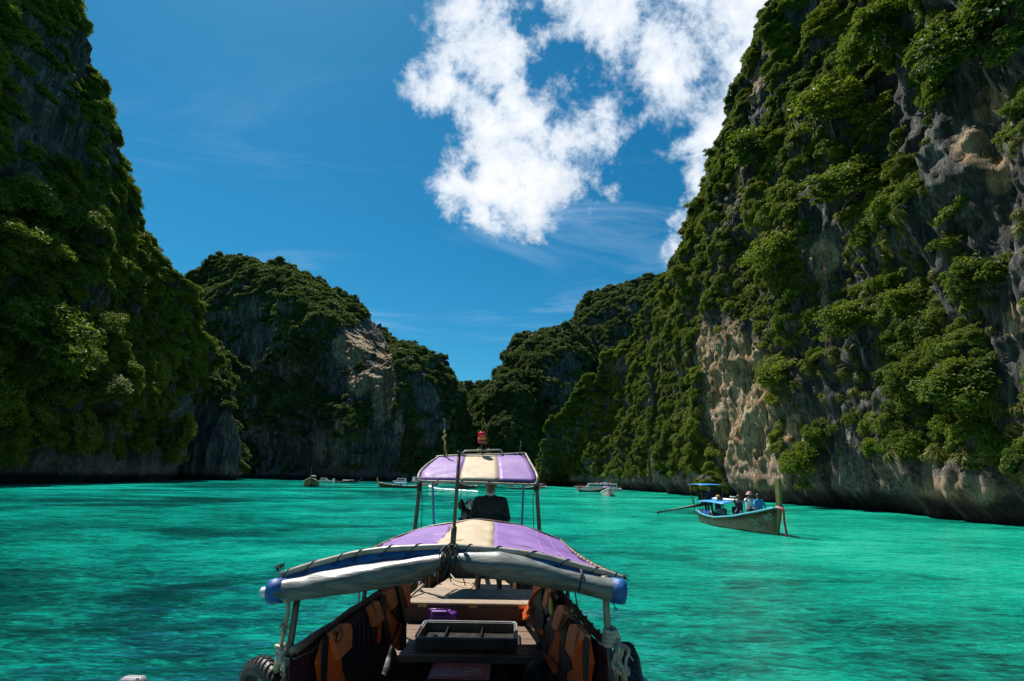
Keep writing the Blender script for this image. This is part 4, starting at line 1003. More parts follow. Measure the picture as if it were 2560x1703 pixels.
# lacing cord round the front bow
def lacing(name, arc, n, r_, drop, parent, cr=.0034, skip=()):
    mb = MB(); L = len(arc) - 1; pts = []
    for i in range(n):
        t0 = (i + .15) / n; t1 = (i + .8) / n
        for t, dz, dy in ((t0, -drop, -.012), (lerp(t0, t1, .3), r_ * .2, -r_ * 1.15), (lerp(t0, t1, .5), r_ * 1.15, -.2 * r_), (lerp(t0, t1, .7), r_ * .9, r_ * .4), (t1, -.3 * r_, r_ * 1.1)):
            q = arc[min(L, int(t * L))].lerp(arc[min(L, int(t * L) + 1)], t * L - int(t * L)); pts.append(q + V3(0, dy, dz))
    mb.tube(spline(pts, 3), cr, 5); return mb.build(name, BLACK, parent, True)
lacing('lacing', farc, 13, .0165, .035, boat)
# blue valance under the front bow
dropL = [(699, 12), (756, 26), (840, 34), (900, 32), (1000, 24), (1080, 16), (1129, 12), (1169, 10), (1262, 13), (1345, 19), (1447, 24), (1519, 26), (1558, 28)]
rows = [[], [], []]
for i, q in enumerate(farc):
    pxq, pyq = project(np.array([q])); dz = interp(float(pxq[0]), dropL) / 1280 * 3.2 * 1.06 * 1.05
    for k, t in enumerate((0.0, .5, 1.0)): rows[k].append(q + V3(0, .0 + .012 * math.sin(i * .9) * t, -.012 - dz * t))
mb = MB(); mb.grid(rows, thick=.003); vb = mb.build('valance', BLUE_T, boat, True)
mb = MB()
for i in (8, 13, 18, 23, 50, 57, 63, 69):
    q = (rows[1][i] + rows[2][i]) / 2 + V3(0, -.006, 0); mb.tube([q + V3(.009 * math.cos(a), 0, .009 * math.sin(a)) for a in np.linspace(0, 2 * math.pi, 10)[:-1]], .003, 5, closed=True)
mb.build('eyelet', TUBE_B, vb)
# rolled clear-plastic curtains
def plastic():
    mt = bpy.data.materials.new('cloudy_plastic'); mt.use_nodes = True; N = NT(mt.node_tree); co = N.n('ShaderNodeTexCoord').outputs['Object']
    m_ = N.n('ShaderNodeMapping', i={'Vector': co, 'Scale': (1.2, 8, 8)}).outputs[0]; n1 = N.noise(m_, 3.2, 6, .65, 1.2); n2 = N.noise(m_, 9, 5, .6, .5)
    c = N.ramp(n1, [(.30, (.03, .045, .04)), (.46, (.075, .095, .085)), (.60, (.155, .16, .14)), (.74, (.10, .075, .045))])
    b = N.n('ShaderNodeBsdfPrincipled', i={'Base Color': c, 'Roughness': .42, 'Specular IOR Level': .35, 'Transmission Weight': .10, 'Coat Weight': .10, 'Coat Roughness': .25})
    bp = N.n('ShaderNodeBump', i={'Strength': .28, 'Distance': .012, 'Height': N.math('ADD', n1, N.math('MULTIPLY', n2, .2))}); N.link(bp.outputs[0], b.inputs['Normal'])
    N.n('ShaderNodeOutputMaterial', i={0: b.outputs[0]}); return mt
PLASTIC = plastic()
def roll(centre, seed):
    YC = 3.12; pts = spline([P(x, y, YC) for x, y, r_ in centre], 8); rad0 = [r_ * YC * 1.09 / 1280 for x, y, r_ in centre]; n = len(pts); rs = random.Random(seed)
    rad = [float(np.interp(i / (n - 1) * (len(rad0) - 1), range(len(rad0)), rad0)) for i in range(n)]
    m_ = 22; vs = []; fs = []
    for i, p_ in enumerate(pts):
        t = (pts[min(n - 1, i + 1)] - pts[max(0, i - 1)]).normalized(); side = V3(0, 1, 0); up = t.cross(side).normalized() * -1
        for k in range(m_):
            a = 2 * math.pi * k / m_; w = 1 + .06 * math.sin(2 * a + i * .11 + seed) + .035 * math.sin(5 * a - i * .17) + .018 * math.sin(i * .7 + 2 * a)
            vs.append(p_ + (side * math.cos(a) + up * math.sin(a)) * rad[i] * w)
    for i in range(n - 1):
        for k in range(m_): l = (k + 1) % m_; fs.append((i * m_ + k, i * m_ + l, (i + 1) * m_ + l, (i + 1) * m_ + k))
    fs += [tuple(range(m_))[::-1], tuple((n - 1) * m_ + k for k in range(m_))]
    mb = MB(); mb.add(vs, fs); return mb.build('rolled_curtain', PLASTIC, boat, True), pts, rad
rl, ptl, rdl = roll([(688, 1478, 23), (740, 1473, 23), (800, 1462, 24.5), (889, 1449, 25), (960, 1438, 24.5), (1033, 1425, 23), (1080, 1411, 18), (1118, 1399, 12)], 1)
rr_, ptr, rdr = roll([(1134, 1398, 12), (1170, 1404, 19), (1244, 1414, 26), (1300, 1425, 25), (1345, 1435, 23), (1400, 1448, 21), (1447, 1457, 20), (1500, 1470, 22), (1548, 1478, 23)], 2)
for pts, rad, sgn in ((ptl, rdl, -1), (ptr[::-1], rdr[::-1], 1)):
    a, b = pts[0], pts[4]; d = (a - b).normalized(); r0 = rad[0]
    mb = MB(); mb.tube([b + d * .008, a + d * .004, a + d * .03], [r0 * 1.06, r0 * 1.09, r0 * 1.04], 20); mb.build('curtain_cap', BLUE_T, boat, True)
    mb = MB(); mb.tube([a, a + d * .075 * (1 if sgn < 0 else .6)], r0 * .42, 14); mb.build('curtain_pipe', pmat('white_pipe', (.62, .70, .76), .4, var=.1), boat, True)
def tie(name, c, r_, n=1, mat_=BLACK, th=.004, tilt=0.0, parent=boat):
    mb = MB()
    for k in range(n):
        mb.tube([c + V3(.005 * k + tilt * math.sin(a) * r_, r_ * math.cos(a), r_ * math.sin(a)) for a in np.linspace(0, 2 * math.pi, 18)[:-1]], th, 6, closed=True)
    return mb.build(name, mat_, parent, True)
tie('curtain_tie', P(1447, 1452, 3.12), .058, 2, tilt=.2); tie('curtain_tie', P(1105, 1400, 3.12), .040, 2)
mb = MB(); rs = random.Random(4); c0 = P(1130, 1375, 3.15)
for k in range(22):
    a = c0 + V3(rs.uniform(-.05, .05), -.03 - rs.uniform(0, .03), rs.uniform(-.01, .03)); b = a + V3(rs.uniform(-.06, .06), rs.uniform(-.04, .0), -rs.uniform(.06, .17))
    mb.tube(spline([a, a.lerp(b, .5) + V3(rs.uniform(-.02, .02), -.015, 0), b], 4), .0032, 5)
for k in range(5): mb.tube([c0 + V3(.0 + .022 * math.cos(a), -.005 + .024 * math.sin(a), .01 * k - .02 + .006 * math.sin(a)) for a in np.linspace(0, 6.28, 10)[:-1]], .0045, 5, closed=True)
mb.build('cord_bundle', BLACK, boat)
for (x, y) in ((702, 1420), (1556, 1447), (697, 1430)):
    mb = MB(); c = P(x, y, YF)
    for k in range(9):
        d = V3(rs.uniform(-1, 1), rs.uniform(-1, .3), rs.uniform(-.2, 1)).normalized() * rs.uniform(.02, .045); mb.tube(spline([c, c + d * .6 + V3(0, 0, .01), c + d], 3), .0028, 5)
    mb.build('cord_knot', BLACK, boat)
# canopy posts
def pole(name, a, b, r_, mat_, n=10, parent=boat, caps=True):
    mb = MB(); mb.tube([a, V3(*a).lerp(V3(*b), .5), b], r_, n); return mb.build(name, mat_, parent, True)
pole('canopy_post', P(751, 1445, 3.16), P(708, 1730, 3.10), .018, TUBE_B); pole('canopy_post', P(1511, 1440, 3.16), P(1529, 1735, 3.12), .0195, pmat('pale_steel_tube', (.30, .24, .17), .42, .2, var=.3, dirt=(.15, .09, .05)))
def midpost(px, Y, sx):
    top = V3(XC(Y) + sx * .83, Y, 2.18); q = P(px, 1480, Y); pole('canopy_post', V3(q.x, Y, 1.86), V3(q.x + sx * .02, Y, 1.2), .016, TUBE_B)
midpost(914, 4.25, -1); midpost(1417, 4.3, 1)
for sx in (-1, 1): pole('canopy_post', V3(XC(5.9) + sx * .80, 5.95, 1.84), V3(XC(5.9) + sx * .84, 5.95, 1.15), .016, TUBE_B)
# mast standing on the front bow
a, b = P(1132, 1368, 3.2), P(1148, 1133, 3.2)
pole('mast', a, b, .0105, TUBE_B, 12); pole('mast_sleeve', a, a.lerp(b, .21), .0165, TUBE_B, 12); mb = MB(); mb.tube([b, b + V3(0, 0, .012)], .014, 12); mb.build('mast_cap', TUBE_B, boat, True)
# side rails of bamboo with ties and cloth screens
RA_L, RB_L = P(733, 1628, 3.09), P(973, 1464, 4.8)
RA_R, RB_R = P(1518, 1616, 3.15), P(1389, 1469, 4.74)
RAILS = {}
for nm, (A, B, bm_) in {'l': (RA_L, RB_L, BAMBOO), 'r': (RA_R, RB_R, pmat('dark_bamboo', (.10, .06, .035), .5, var=.35))}.items():
    Bx = A + (B - A) * 1.7; n = 34; pts = [A.lerp(Bx, i / n) + V3(.004 * math.sin(i * 1.3), 0, .004 * math.sin(i * .8)) for i in range(n + 1)]
    mb = MB(); mb.tube(pts, [.0215 + (.004 if i % 5 == 0 else 0) for i in range(n + 1)], 12); mb.build('side_rail', bm_, boat, True)
    for k in range(11):
        c = A + (B - A) * (.03 + .1 * k); tie('rail_tie', c + V3(0, 0, -.004), .030 + .003 * (k % 2), 2, pmat('rail_cord', (.33, .27, .19), .8) if k % 3 else pmat('orange_cord', (.62, .20, .06), .8), .0042, .25)
def plane_fn(A, B, off):
    d = (B - A); d.z = 0; d.normalize(); nrm = V3(d.y, -d.x, 0)          # horizontal normal, pointing to +X for d = +Y
    def f(px, py, o=0.0):
        r_ = ray(px, py); O = V3(0, 0, EYE); t = ((A + nrm * (off + o)) - O).dot(nrm) / r_.dot(nrm); return O + r_ * t
    return f, nrm
PLf, PLn = plane_fn(RA_L, RB_L, .045); PRf, PRn = plane_fn(RA_R, RB_R, -.045)
def slab(name, poly, f, nrm, o, th, mat_, parent, bev=.006, cut=0):
    """thick shaped panel whose outline is given in survey pixels on the hanging plane"""
    bm = bmesh.new(); vs = [bm.verts.new(f(x, y, o)) for x, y in poly]; fc_ = bm.faces.new(vs); bm.normal_update()
    r_ = bmesh.ops.extrude_face_region(bm, geom=[fc_]); nv = [g for g in r_['geom'] if isinstance(g, bmesh.types.BMVert)]
    for v in nv: v.co += nrm * th
    bmesh.ops.recalc_face_normals(bm, faces=bm.faces)
    bmesh.ops.bevel(bm, geom=[e_ for e_ in bm.edges], offset=bev, segments=2, affect='EDGES', profile=.6, clamp_overlap=True)
    bmesh.ops.triangulate(bm, faces=[q for q in bm.faces if len(q.verts) > 4])
    me = bpy.data.meshes.new(name); loc = world_loc(parent); me_m = Matrix.Translation(-loc); bm.to_mesh(me); bm.free(); me.transform(me_m); me.materials.append(mat_)
    me.polygons.foreach_set('use_smooth', [len(p_.vertices) < 5 and p_.area < 2e-4 for p_ in me.polygons]); me.update()
    o_ = bpy.data.objects.new(name, me); COL.objects.link(o_); o_.parent = parent; return o_
def c1(L): return [(760 + x / 5.963, 1440 + y / 5.963) for x, y in L]
def c2(L): return [(1290 + x / 5.96, 1440 + y / 5.96) for x, y in L]
def text_on(body, f, nrm, a, b, hpx, o, mat_, parent, name='lettering', inward=1):
    """text running from pixel a to pixel b on the hanging plane"""
    A, B = f(*a, o), f(*b, o); d = (B - A); L = d.length; d.normalize(); up = nrm.cross(d) * (1 if inward > 0 else -1); up.normalize()
    cu = bpy.data.curves.new(name, 'FONT'); cu.body = body; cu.size = 1.0; cu.extrude = 0.004; cu.resolution_u = 3
    to = bpy.data.objects.new(name, cu); COL.objects.link(to); dg = bpy.context.evaluated_depsgraph_get(); me = bpy.data.meshes.new_from_object(to.evaluated_get(dg)); bpy.data.objects.remove(to)
    xs_ = [v.co.x for v in me.vertices]; w = max(xs_) - min(xs_); s = L / w; me.materials.clear(); me.materials.append(mat_)
    M = Matrix((d, up, d.cross(up))).transposed().to_4x4() @ Matrix.Diagonal((s, hpx, s, 1)); M.translation = A - world_loc(parent); me.transform(M)
    o_ = bpy.data.objects.new(name, me); COL.objects.link(o_); o_.parent = parent; return o_
INK = pmat('black_print', (.02, .018, .018), .6, bump=0)
def jacket(f, nrm, sgn, loc, label, parts, text=None):
    e = empty('life_jacket', loc, label, 'life jacket', 'life jackets hung over the boat rails')
    for nm, poly, o, th, m_ in parts: slab(nm, poly, f, nrm, o * sgn, th * sgn, m_, e)
    return e
L1 = c1
jl1 = jacket(PLf, PLn, 1, PLf(800, 1600), 'bright orange life jacket with a round logo on its collar, nearest on the left rail', [
    ('front_panel', c1([(250, 950), (345, 890), (420, 1150), (445, 1250), (460, 1400), (520, 1568), (540, 2000), (185, 2000), (180, 1500), (148, 1290), (200, 1120)]), .0, .05, ORANGE),
    ('collar_pad', c1([(330, 860), (430, 780), (530, 705), (625, 710), (652, 800), (640, 1060), (540, 1160), (445, 1250), (410, 1130), (345, 900)]), .045, .035, ORANGE_P),
    ('strap', c1([(280, 900), (350, 890), (345, 1100), (315, 1568), (318, 2000), (240, 2000), (245, 1300), (255, 1000)]), .052, .010, VBLACK)])
mb = MB()
for pl in ([(435, 850), (452, 900)], [(470, 820), (480, 890), (490, 960)], [(492, 830), (500, 900)], [(510, 880), (530, 840), (545, 780)], [(560, 760), (572, 830), (565, 900), (540, 965)], [(455, 940), (475, 985), (510, 985), (530, 960)]):
    q = [PLf(x, y, .083) for x, y in c1(pl)]; mb.tube(q, .0035, 5)
mb.build('round_logo', INK, jl1)
for k, (pts, lab) in enumerate((([(625, 700), (790, 580), (870, 700), (860, 1100), (790, 1500), (780, 2000), (540, 2000), (520, 1560), (455, 1400), (450, 1250), (640, 1070), (652, 800)], 'black backed life jacket turned inwards beside the jacket with the round logo'),
                                ([(800, 570), (905, 480), (990, 760), (1100, 690), (1090, 980), (1060, 1200), (900, 1500), (880, 2000), (790, 2000), (795, 1500), (865, 1100), (875, 700)], 'black backed life jacket in the middle of the left rail, under the lettered collar'))):
    j = jacket(PLf, PLn, 1, PLf(*c1([pts[0]])[0]), lab, [('side_panel', c1(pts), .0, .035, VBLACK)])
    for q in range(3):
        x0 = (590, 800)[k] + q * 70; y0 = (660, 520)[k] - q * 50
        slab('strap', c1([(x0 - 30, y0 + 60), (x0 + 20, y0), (x0 + 75, y0 + 10), (x0 + 95, y0 + 90), (x0 + 90, y0 + 700), (x0 + 60, y0 + 700), (x0 + 50, y0 + 130), (x0 + 10, y0 + 60)]), PLf, PLn, .036, .012, pmat('navy_webbing', (.012, .014, .035), .6), j)
jl2 = jacket(PLf, PLn, 1, PLf(930, 1530), 'faded orange life jacket with lettered collar, middle of the left rail', [
    ('collar_pad', c1([(915, 475), (1030, 365), (1062, 382), (1138, 640), (990, 757), (960, 620)]), .05, .035, ORANGE_P),
    ('front_panel', c1([(1060, 700), (1115, 660), (1110, 850), (1085, 1000), (1075, 1000), (1085, 800)]), .03, .025, ORANGE)])
text_on('YAMAHA', PLf, PLn, c1([(1000, 420)])[0], c1([(1072, 605)])[0], .05, .0865, INK, jl2)
jl3 = jacket(PLf, PLn, 1, PLf(975, 1510), 'orange life jacket with slanting black straps, farther along the left rail', [
    ('front_panel', c1([(1128, 330), (1170, 240), (1250, 470), (1300, 560), (1420, 700), (1462, 680), (1430, 900), (1392, 1116), (1250, 1000), (1190, 830), (1140, 600)]), .0, .05, ORANGE),
    ('collar_pad', c1([(1165, 245), (1290, 160), (1325, 185), (1380, 405), (1275, 505), (1215, 420)]), .045, .03, ORANGE_P),
    ('side_panel', c1([(1268, 542), (1380, 415), (1485, 480), (1465, 675), (1420, 700)]), .04, .03, VBLACK),
    ('strap', c1([(1150, 262), (1198, 300), (1212, 560), (1310, 1000), (1262, 985), (1165, 700), (1135, 420)]), .052, .008, VBLACK),
    ('strap', c1([(1400, 700), (1428, 710), (1330, 960), (1305, 985)]), .052, .008, VBLACK)])
jl4 = jacket(PLf, PLn, 1, PLf(1000, 1460), 'crumpled orange life jacket at the far end of the left rail', [
    ('front_panel', c1([(1290, 120), (1400, 60), (1505, 40), (1512, 420), (1470, 480), (1430, 330), (1390, 190)]), .03, .05, ORANGE),
    ('strap', c1([(1330, 150), (1400, 200), (1440, 420), (1480, 480), (1480, 1060), (1430, 1100), (1450, 700), (1400, 420), (1370, 250)]), .07, .03, VBLACK)])
# right rail
jr1 = jacket(PRf, PRn, -1, PRf(1450, 1600), 'orange life jacket with lettered collar and broad black strap, nearest on the right rail', [
    ('front_panel', c2([(1000, 960), (1120, 950), (1150, 1100), (1178, 1290), (1130, 1568), (1130, 2000), (800, 2000), (828, 1430), (910, 1400), (882, 1270), (900, 1230)]), .0, .05, ORANGE),
    ('collar_pad', c2([(875, 720), (970, 712), (1112, 880), (1122, 960), (1010, 970), (900, 1235), (800, 1090), (828, 870)]), .045, .035, ORANGE_P),
    ('strap', c2([(1040, 892), (1092, 920), (1104, 1000), (1082, 1568), (1082, 2000), (1030, 2000), (1003, 1100), (1013, 960)]), .084, .008, VBLACK),
    ('side_panel', c2([(770, 690), (875, 722), (828, 880), (800, 1092), (895, 1260), (912, 1390), (830, 1432), (760, 2000), (700, 2000), (705, 1500), (728, 1100), (745, 850)]), .02, .04, VBLACK)])
text_on('YAMAHA', PRf, PRn, c2([(955, 815)])[0], c2([(878, 1085)])[0], .05, -.0825, INK, jr1)
jr2 = jacket(PRf, PRn, -1, PRf(1405, 1550), 'orange life jacket with lettered collar, second from the camera on the right rail', [
    ('front_panel', c2([(660, 850), (785, 680), (740, 880), (722, 1200), (702, 1430), (660, 1475), (560, 1330), (478, 1160), (550, 1205), (600, 1040), (668, 910)]), .0, .045, ORANGE),
    ('collar_pad', c2([(685, 440), (745, 430), (872, 600), (790, 562), (720, 700), (660, 842), (593, 742), (640, 540)]), .045, .035, ORANGE_P),
    ('strap', c2([(790, 560), (870, 600), (950, 690), (940, 715), (860, 650), (790, 640), (700, 800), (662, 845), (720, 700)]), .075, .010, VBLACK),
    ('strap', c2([(520, 1200), (545, 1200), (700, 1420), (690, 1450)]), .045, .008, VBLACK),
    ('side_panel', c2([(590, 430), (690, 400), (640, 540), (593, 745), (668, 910), (600, 1040), (550, 1205), (480, 1150), (420, 1000), (470, 780), (560, 600)]), .0, .035, VBLACK)])
text_on('YAMAHA', PRf, PRn, c2([(728, 545)])[0], c2([(652, 745)])[0], .045, -.0825, INK, jr2)
jr3 = jacket(PRf, PRn, -1, PRf(1375, 1500), 'orange life jacket with a yellow strap, third from the camera on the right rail', [
    ('collar_pad', c2([(500, 195), (560, 188), (602, 222), (535, 262), (520, 420), (500, 480), (446, 445), (460, 300)]), .045, .03, ORANGE_P),
    ('strap', c2([(520, 300), (545, 340), (552, 575), (512, 575), (500, 450)]), .06, .012, YELLOW),
    ('side_panel', c2([(430, 180), (500, 195), (450, 440), (520, 600), (600, 430), (720, 330), (650, 220), (560, 170)]), .0, .04, VBLACK),
    ('buckle', c2([(480, 620), (530, 620), (535, 660), (480, 665)]), .06, .012, pmat('pale_buckle', (.4, .42, .45), .4))])
jr4 = jacket(PRf, PRn, -1, PRf(1350, 1480), 'orange life jacket at the far end of the right rail, beside the box deck', [
    ('front_panel', c2([(330, 130), (462, 118), (440, 185), (350, 250), (275, 340), (262, 590), (180, 650), (105, 685), (150, 560), (215, 450), (270, 330)]), .02, .045, ORANGE),
    ('side_panel', c2([(350, 250), (440, 190), (450, 440), (480, 600), (470, 780), (420, 1000), (330, 790), (110, 690), (262, 592), (275, 340)]), .0, .04, VBLACK),
    ('strap', c2([(150, 540), (245, 430), (250, 470), (165, 560)]), .066, .006, VBLACK),
    ('lower_flap', c2([(325, 790), (400, 800), (420, 830), (410, 905)]), .045, .01, ORANGE)])
# cloth screens below the rails
for f, n_, sg, poly in ((PLf, PLn, 1, [(722, 1648), (738, 1631), (760, 1615), (800, 1588), (900, 1520), (975, 1469), (1000, 1465), (980, 1600), (940, 1720), (900, 1800), (716, 1800)]),
                        (PRf, PRn, -1, [(1517, 1628), (1480, 1590), (1440, 1540), (1400, 1490), (1370, 1470), (1330, 1560), (1400, 1700), (1440, 1800), (1530, 1800)])):
    nx, nz = 18, 6; s_ = slab('side_cloth', poly, f, n_, -.035 * sg, .006 * sg, MAROON, boat, bev=.002)
mb = MB(); mb.tube([PLf(x, y, -.01) for x, y in ((733, 1648), (780, 1628), (800, 1610), (860, 1572))], .0032, 5); mb.build('screen_wire', TUBE_C, boat)

# ---- loose things on board -----------------------------------------
t = empty('cooler_box', (-.39, 4.92, .58), 'dark red cooler box with white script lettering on its lid, under the bench', 'cooler')
mb = MB(); mb.box((-.39, 4.92, .72), (.49, .37, .28), taper=1.03); mb.build('body', pmat('cooler_red', (.30, .012, .030), .45, var=.15, bump=.05), t, bevel=.03, seg=3)
mb = MB(); mb.box((-.39, 4.92, .885), (.52, .40, .05)); lid = mb.build('lid', pmat('lid_red', (.33, .012, .035), .38, var=.15, bump=.05), t, bevel=.022, seg=3)
mb = MB(); mb.box((-.39, 4.92, .9105), (.44, .32, .008)); mb.build('lid_panel', pmat('lid_red', (.33, .012, .035)), lid, bevel=.003)
def flat_text(body, c, w, h, z, mat_, parent, shear=.4, rz=0.0, name='lettering'):
    cu = bpy.data.curves.new(name, 'FONT'); cu.body = body; cu.shear = shear; cu.align_x = 'CENTER'; cu.align_y = 'CENTER'; cu.extrude = .001; cu.resolution_u = 3
    to = bpy.data.objects.new(name, cu); COL.objects.link(to); dg = bpy.context.evaluated_depsgraph_get(); me = bpy.data.meshes.new_from_object(to.evaluated_get(dg)); bpy.data.objects.remove(to)
    xs_ = [v.co.x for v in me.vertices]; ys_ = [v.co.y for v in me.vertices]; s1_, s2_ = w / (max(xs_) - min(xs_)), h / (max(ys_) - min(ys_))
    me.transform(Matrix.Translation(V3(*c, z) - world_loc(parent)) @ Matrix.Rotation(rz, 4, 'Z') @ Matrix.Diagonal((s1_, s2_, 1, 1))); me.materials.clear(); me.materials.append(mat_)
    o_ = bpy.data.objects.new(name, me); COL.objects.link(o_); o_.parent = parent; return o_
flat_text('Coca-Cola', (-.39, 4.92), .33, .12, .9155, pmat('faded_white_print', (.50, .42, .44), .6, bump=0), lid)
# shallow plastic tray on the bench
t = empty('storage_tray', (-.42, 5.58, .95), 'grey plastic tray with pale rim lying on the bench planks', 'tray')
TR = pmat('smoky_plastic', (.018, .018, .018), .35, var=.3, bump=.1); x0, x1, y0, y1 = -.85, .095, 5.29, 5.86
mb = MB(); mb.box(((x0 + x1) / 2, (y0 + y1) / 2, .958), (x1 - x0 - .06, y1 - y0 - .06, .012)); mb.build('tray_floor', TR, t)
FW = pmat('dull_beige_plastic', (.13, .11, .08), .45, var=.3)
mb = MB(); mb.box(((x0 + x1) / 2, y0 + .02, 1.0), (x1 - x0, .012, .10)); mb.box(((x0 + x1) / 2, y1 - .02, 1.0), (x1 - x0, .012, .10)); mb.box((x0 + .02, (y0 + y1) / 2, 1.0), (.012, y1 - y0 - .05, .10)); mb.box((x1 - .02, (y0 + y1) / 2, 1.0), (.012, y1 - y0 - .05, .10)); mb.build('tray_wall', FW, t, bevel=.004)
rim = [V3(x0 + .05, y0, 1.052), V3(x1 - .05, y0, 1.052), V3(x1 - .012, y0 + .012, 1.052), V3(x1, y0 + .05, 1.052), V3(x1, y1 - .05, 1.052), V3(x1 - .012, y1 - .012, 1.052), V3(x1 - .05, y1, 1.052), V3(x0 + .05, y1, 1.052), V3(x0 + .012, y1 - .012, 1.052), V3(x0, y1 - .05, 1.052), V3(x0, y0 + .05, 1.052), V3(x0 + .012, y0 + .012, 1.052)]
mb = MB(); mb.tube(rim, .011, 8, closed=True); mb.build('tray_rim', pmat('pale_rim', (.22, .25, .29), .3, var=.2), t, True)
for x in (-.25, -.6):
    mb = MB(); mb.box((x, (y0 + y1) / 2, .99), (.008, y1 - y0 - .06, .05)); mb.build('tray_divider', TR, t)
mb = MB(); mb.tube(spline([V3(-.06, 5.26, 1.06), V3(-.08, 5.24, 1.0), V3(-.14, 5.22, .962), V3(-.2, 5.2, .958)], 5), .008, 6, flat=.4); mb.tube(spline([V3(-.02, 5.26, 1.06), V3(-.02, 5.235, .99), V3(-.05, 5.2, .96)], 5), .008, 6, flat=.4)
tag(mb.build('webbing_strap', VBLACK, None, True), 'loose black webbing strap hanging over the front of the plastic tray', 'strap')
t = empty('purple_bag', (-.68, 6.05, .95), 'small shiny purple bag leaning against the box deck', 'bag'); PB = pmat('shiny_purple', (.10, .012, .20), .22, var=.3, bump=.6, bscale=9, coat=.5)
mb = MB(); mb.box((-.68, 6.07, 1.025), (.33, .14, .15), taper=.86); mb.build('body', PB, t, bevel=.035, seg=4)
mb = MB(); mb.box((-.71, 6.05, 1.103), (.20, .09, .02)); mb.build('flap', pmat('light_purple', (.26, .07, .42), .3, var=.3, coat=.4), t, bevel=.008)
mb = MB(); mb.tube(spline([V3(-.84, 6.05, 1.10), V3(-.82, 6.0, 1.13), V3(-.66, 6.0, 1.13), V3(-.62, 6.05, 1.10)], 5), .008, 6); mb.build('handle', PB, t, True)
t = empty('water_bottle', (-1.075, 6.84, 1.152), 'small clear water bottle with blue cap, on the left end of the box deck', 'bottle')
c = V3(-1.075, 6.84, 1.152); mb = MB(); mb.lathe([(.024, 0), (.027, .01), (.027, .05), (.024, .055), (.027, .06), (.026, .075), (.012, .095), (.012, .10)], c, 14); mb.build('bottle_body', pmat('clear_plastic', (.75, .8, .85), .08, var=.05, bump=0, trans=.85), t, True)
mb = MB(); mb.lathe([(.015, .10), (.015, .116), (.013, .118)], c, 12); mb.build('cap', pmat('cap_blue', (.02, .22, .5), .4), t)
mb = MB(); mb.tube([P(1013, 1503, 6.3) + V3(0, 0, 0), P(1060, 1467, 6.75) + V3(0, 0, .03)], [.014, .017], 8); tag(mb.build('wooden_stick', BAMBOO, None, True), 'bare wooden stick lying on the left side of the box deck', 'stick')
mb = MB(); mb.tube(spline([P(1126, 1436, 8.4), P(1142, 1452, 8.2), P(1172, 1457, 8.0), P(1186, 1463, 7.8), P(1192, 1443, 7.9), P(1184, 1466, 7.6), P(1170, 1474, 7.3)], 6), .011, 8); tag(mb.build('fuel_hose', pmat('tan_hose', (.42, .31, .18), .6), None, True), 'tan hose looping over the stern deck planks', 'hose')
t = empty('gear_heap', (.25, 5.0, .9), 'heap of black bags and wet gear against the right side of the bench', 'gear'); rs = random.Random(9)
F = Fig()
for k in range(9): F.ell('g', V3(.37 + rs.uniform(-.12, .10), 4.95 + rs.uniform(-.3, .55), .62 + rs.uniform(0, .42)) - t.location, (rs.uniform(.09, .15), rs.uniform(.12, .2), rs.uniform(.09, .16)))
fuse('bag', F.L['g'], VBLACK, .02, t, smooth_it=6)
F = Fig()
for k in range(9): F.ell('g', V3(-1.08 + rs.uniform(-.06, .10), 4.9 + rs.uniform(-.4, .5), .60 + rs.uniform(0, .40)), (rs.uniform(.08, .13), rs.uniform(.12, .2), rs.uniform(.09, .16)))
t = empty('gear_heap', (0, 0, 0), 'heap of black cloth and gear under the left rail, beside the bench', 'gear'); fuse('bag', F.L['g'], VBLACK, .02, t, smooth_it=6)

# ---- tyres hanging as fenders ---------------------------------------
def tyre(c, R_, r_, axis, label, rope_pts=None):
    e = empty('tyre_fender', c, label, 'tyre', 'tyre fenders hung over the boat sides'); rot = V3(*axis).to_track_quat('Z', 'Y').to_matrix(); mb = MB(); n, m_ = 48, 14; vs = []; fs = []
    for i in range(n):
        a = 2 * math.pi * i / n; d = V3(math.cos(a), math.sin(a), 0)
        for k in range(m_):
            b = 2 * math.pi * k / m_; ro = R_ - r_ + r_ * math.cos(b) * .95; zz_ = r_ * 1.05 * math.sin(b)
            if math.cos(b) < -.5: ro = R_ - r_ * 1.45
            vs.append(rot @ (d * ro + V3(0, 0, zz_)))
    for i in range(n):
        for k in range(m_): l = (k + 1) % m_; j = (i + 1) % n; fs.append((i * m_ + k, j * m_ + k, j * m_ + l, i * m_ + l))
    mb.add(vs, fs); o = mb.build('casing', RUBBER, None, True); o.parent = e
    mb = MB()
    for i in range(40):
        a = 2 * math.pi * i / 40
        for sg in (-1, 1):
            p0 = rot @ (V3(math.cos(a), math.sin(a), 0) * (R_ + .000) + V3(0, 0, 0)); p1 = rot @ (V3(math.cos(a + .09), math.sin(a + .09), 0) * (R_ - r_ * .22) + V3(0, 0, sg * r_ * .72)); mb.tube([p0, p0.lerp(p1, .5) + (p0 + p1).normalized() * r_ * .10, p1], .0055, 4)
    o = mb.build('tread', RUBBER, None); o.parent = e; return e
tyre(V3(-1.40, 3.42, 1.19), .265, .055, (1, 1.25, .25), 'black scooter tyre hung outside the left side by yellow rope')
tyre(V3(.70, 3.38, 1.30), .26, .075, (1, -.12, 0), 'black car tyre hung outside the right side by a pale rope bundle')
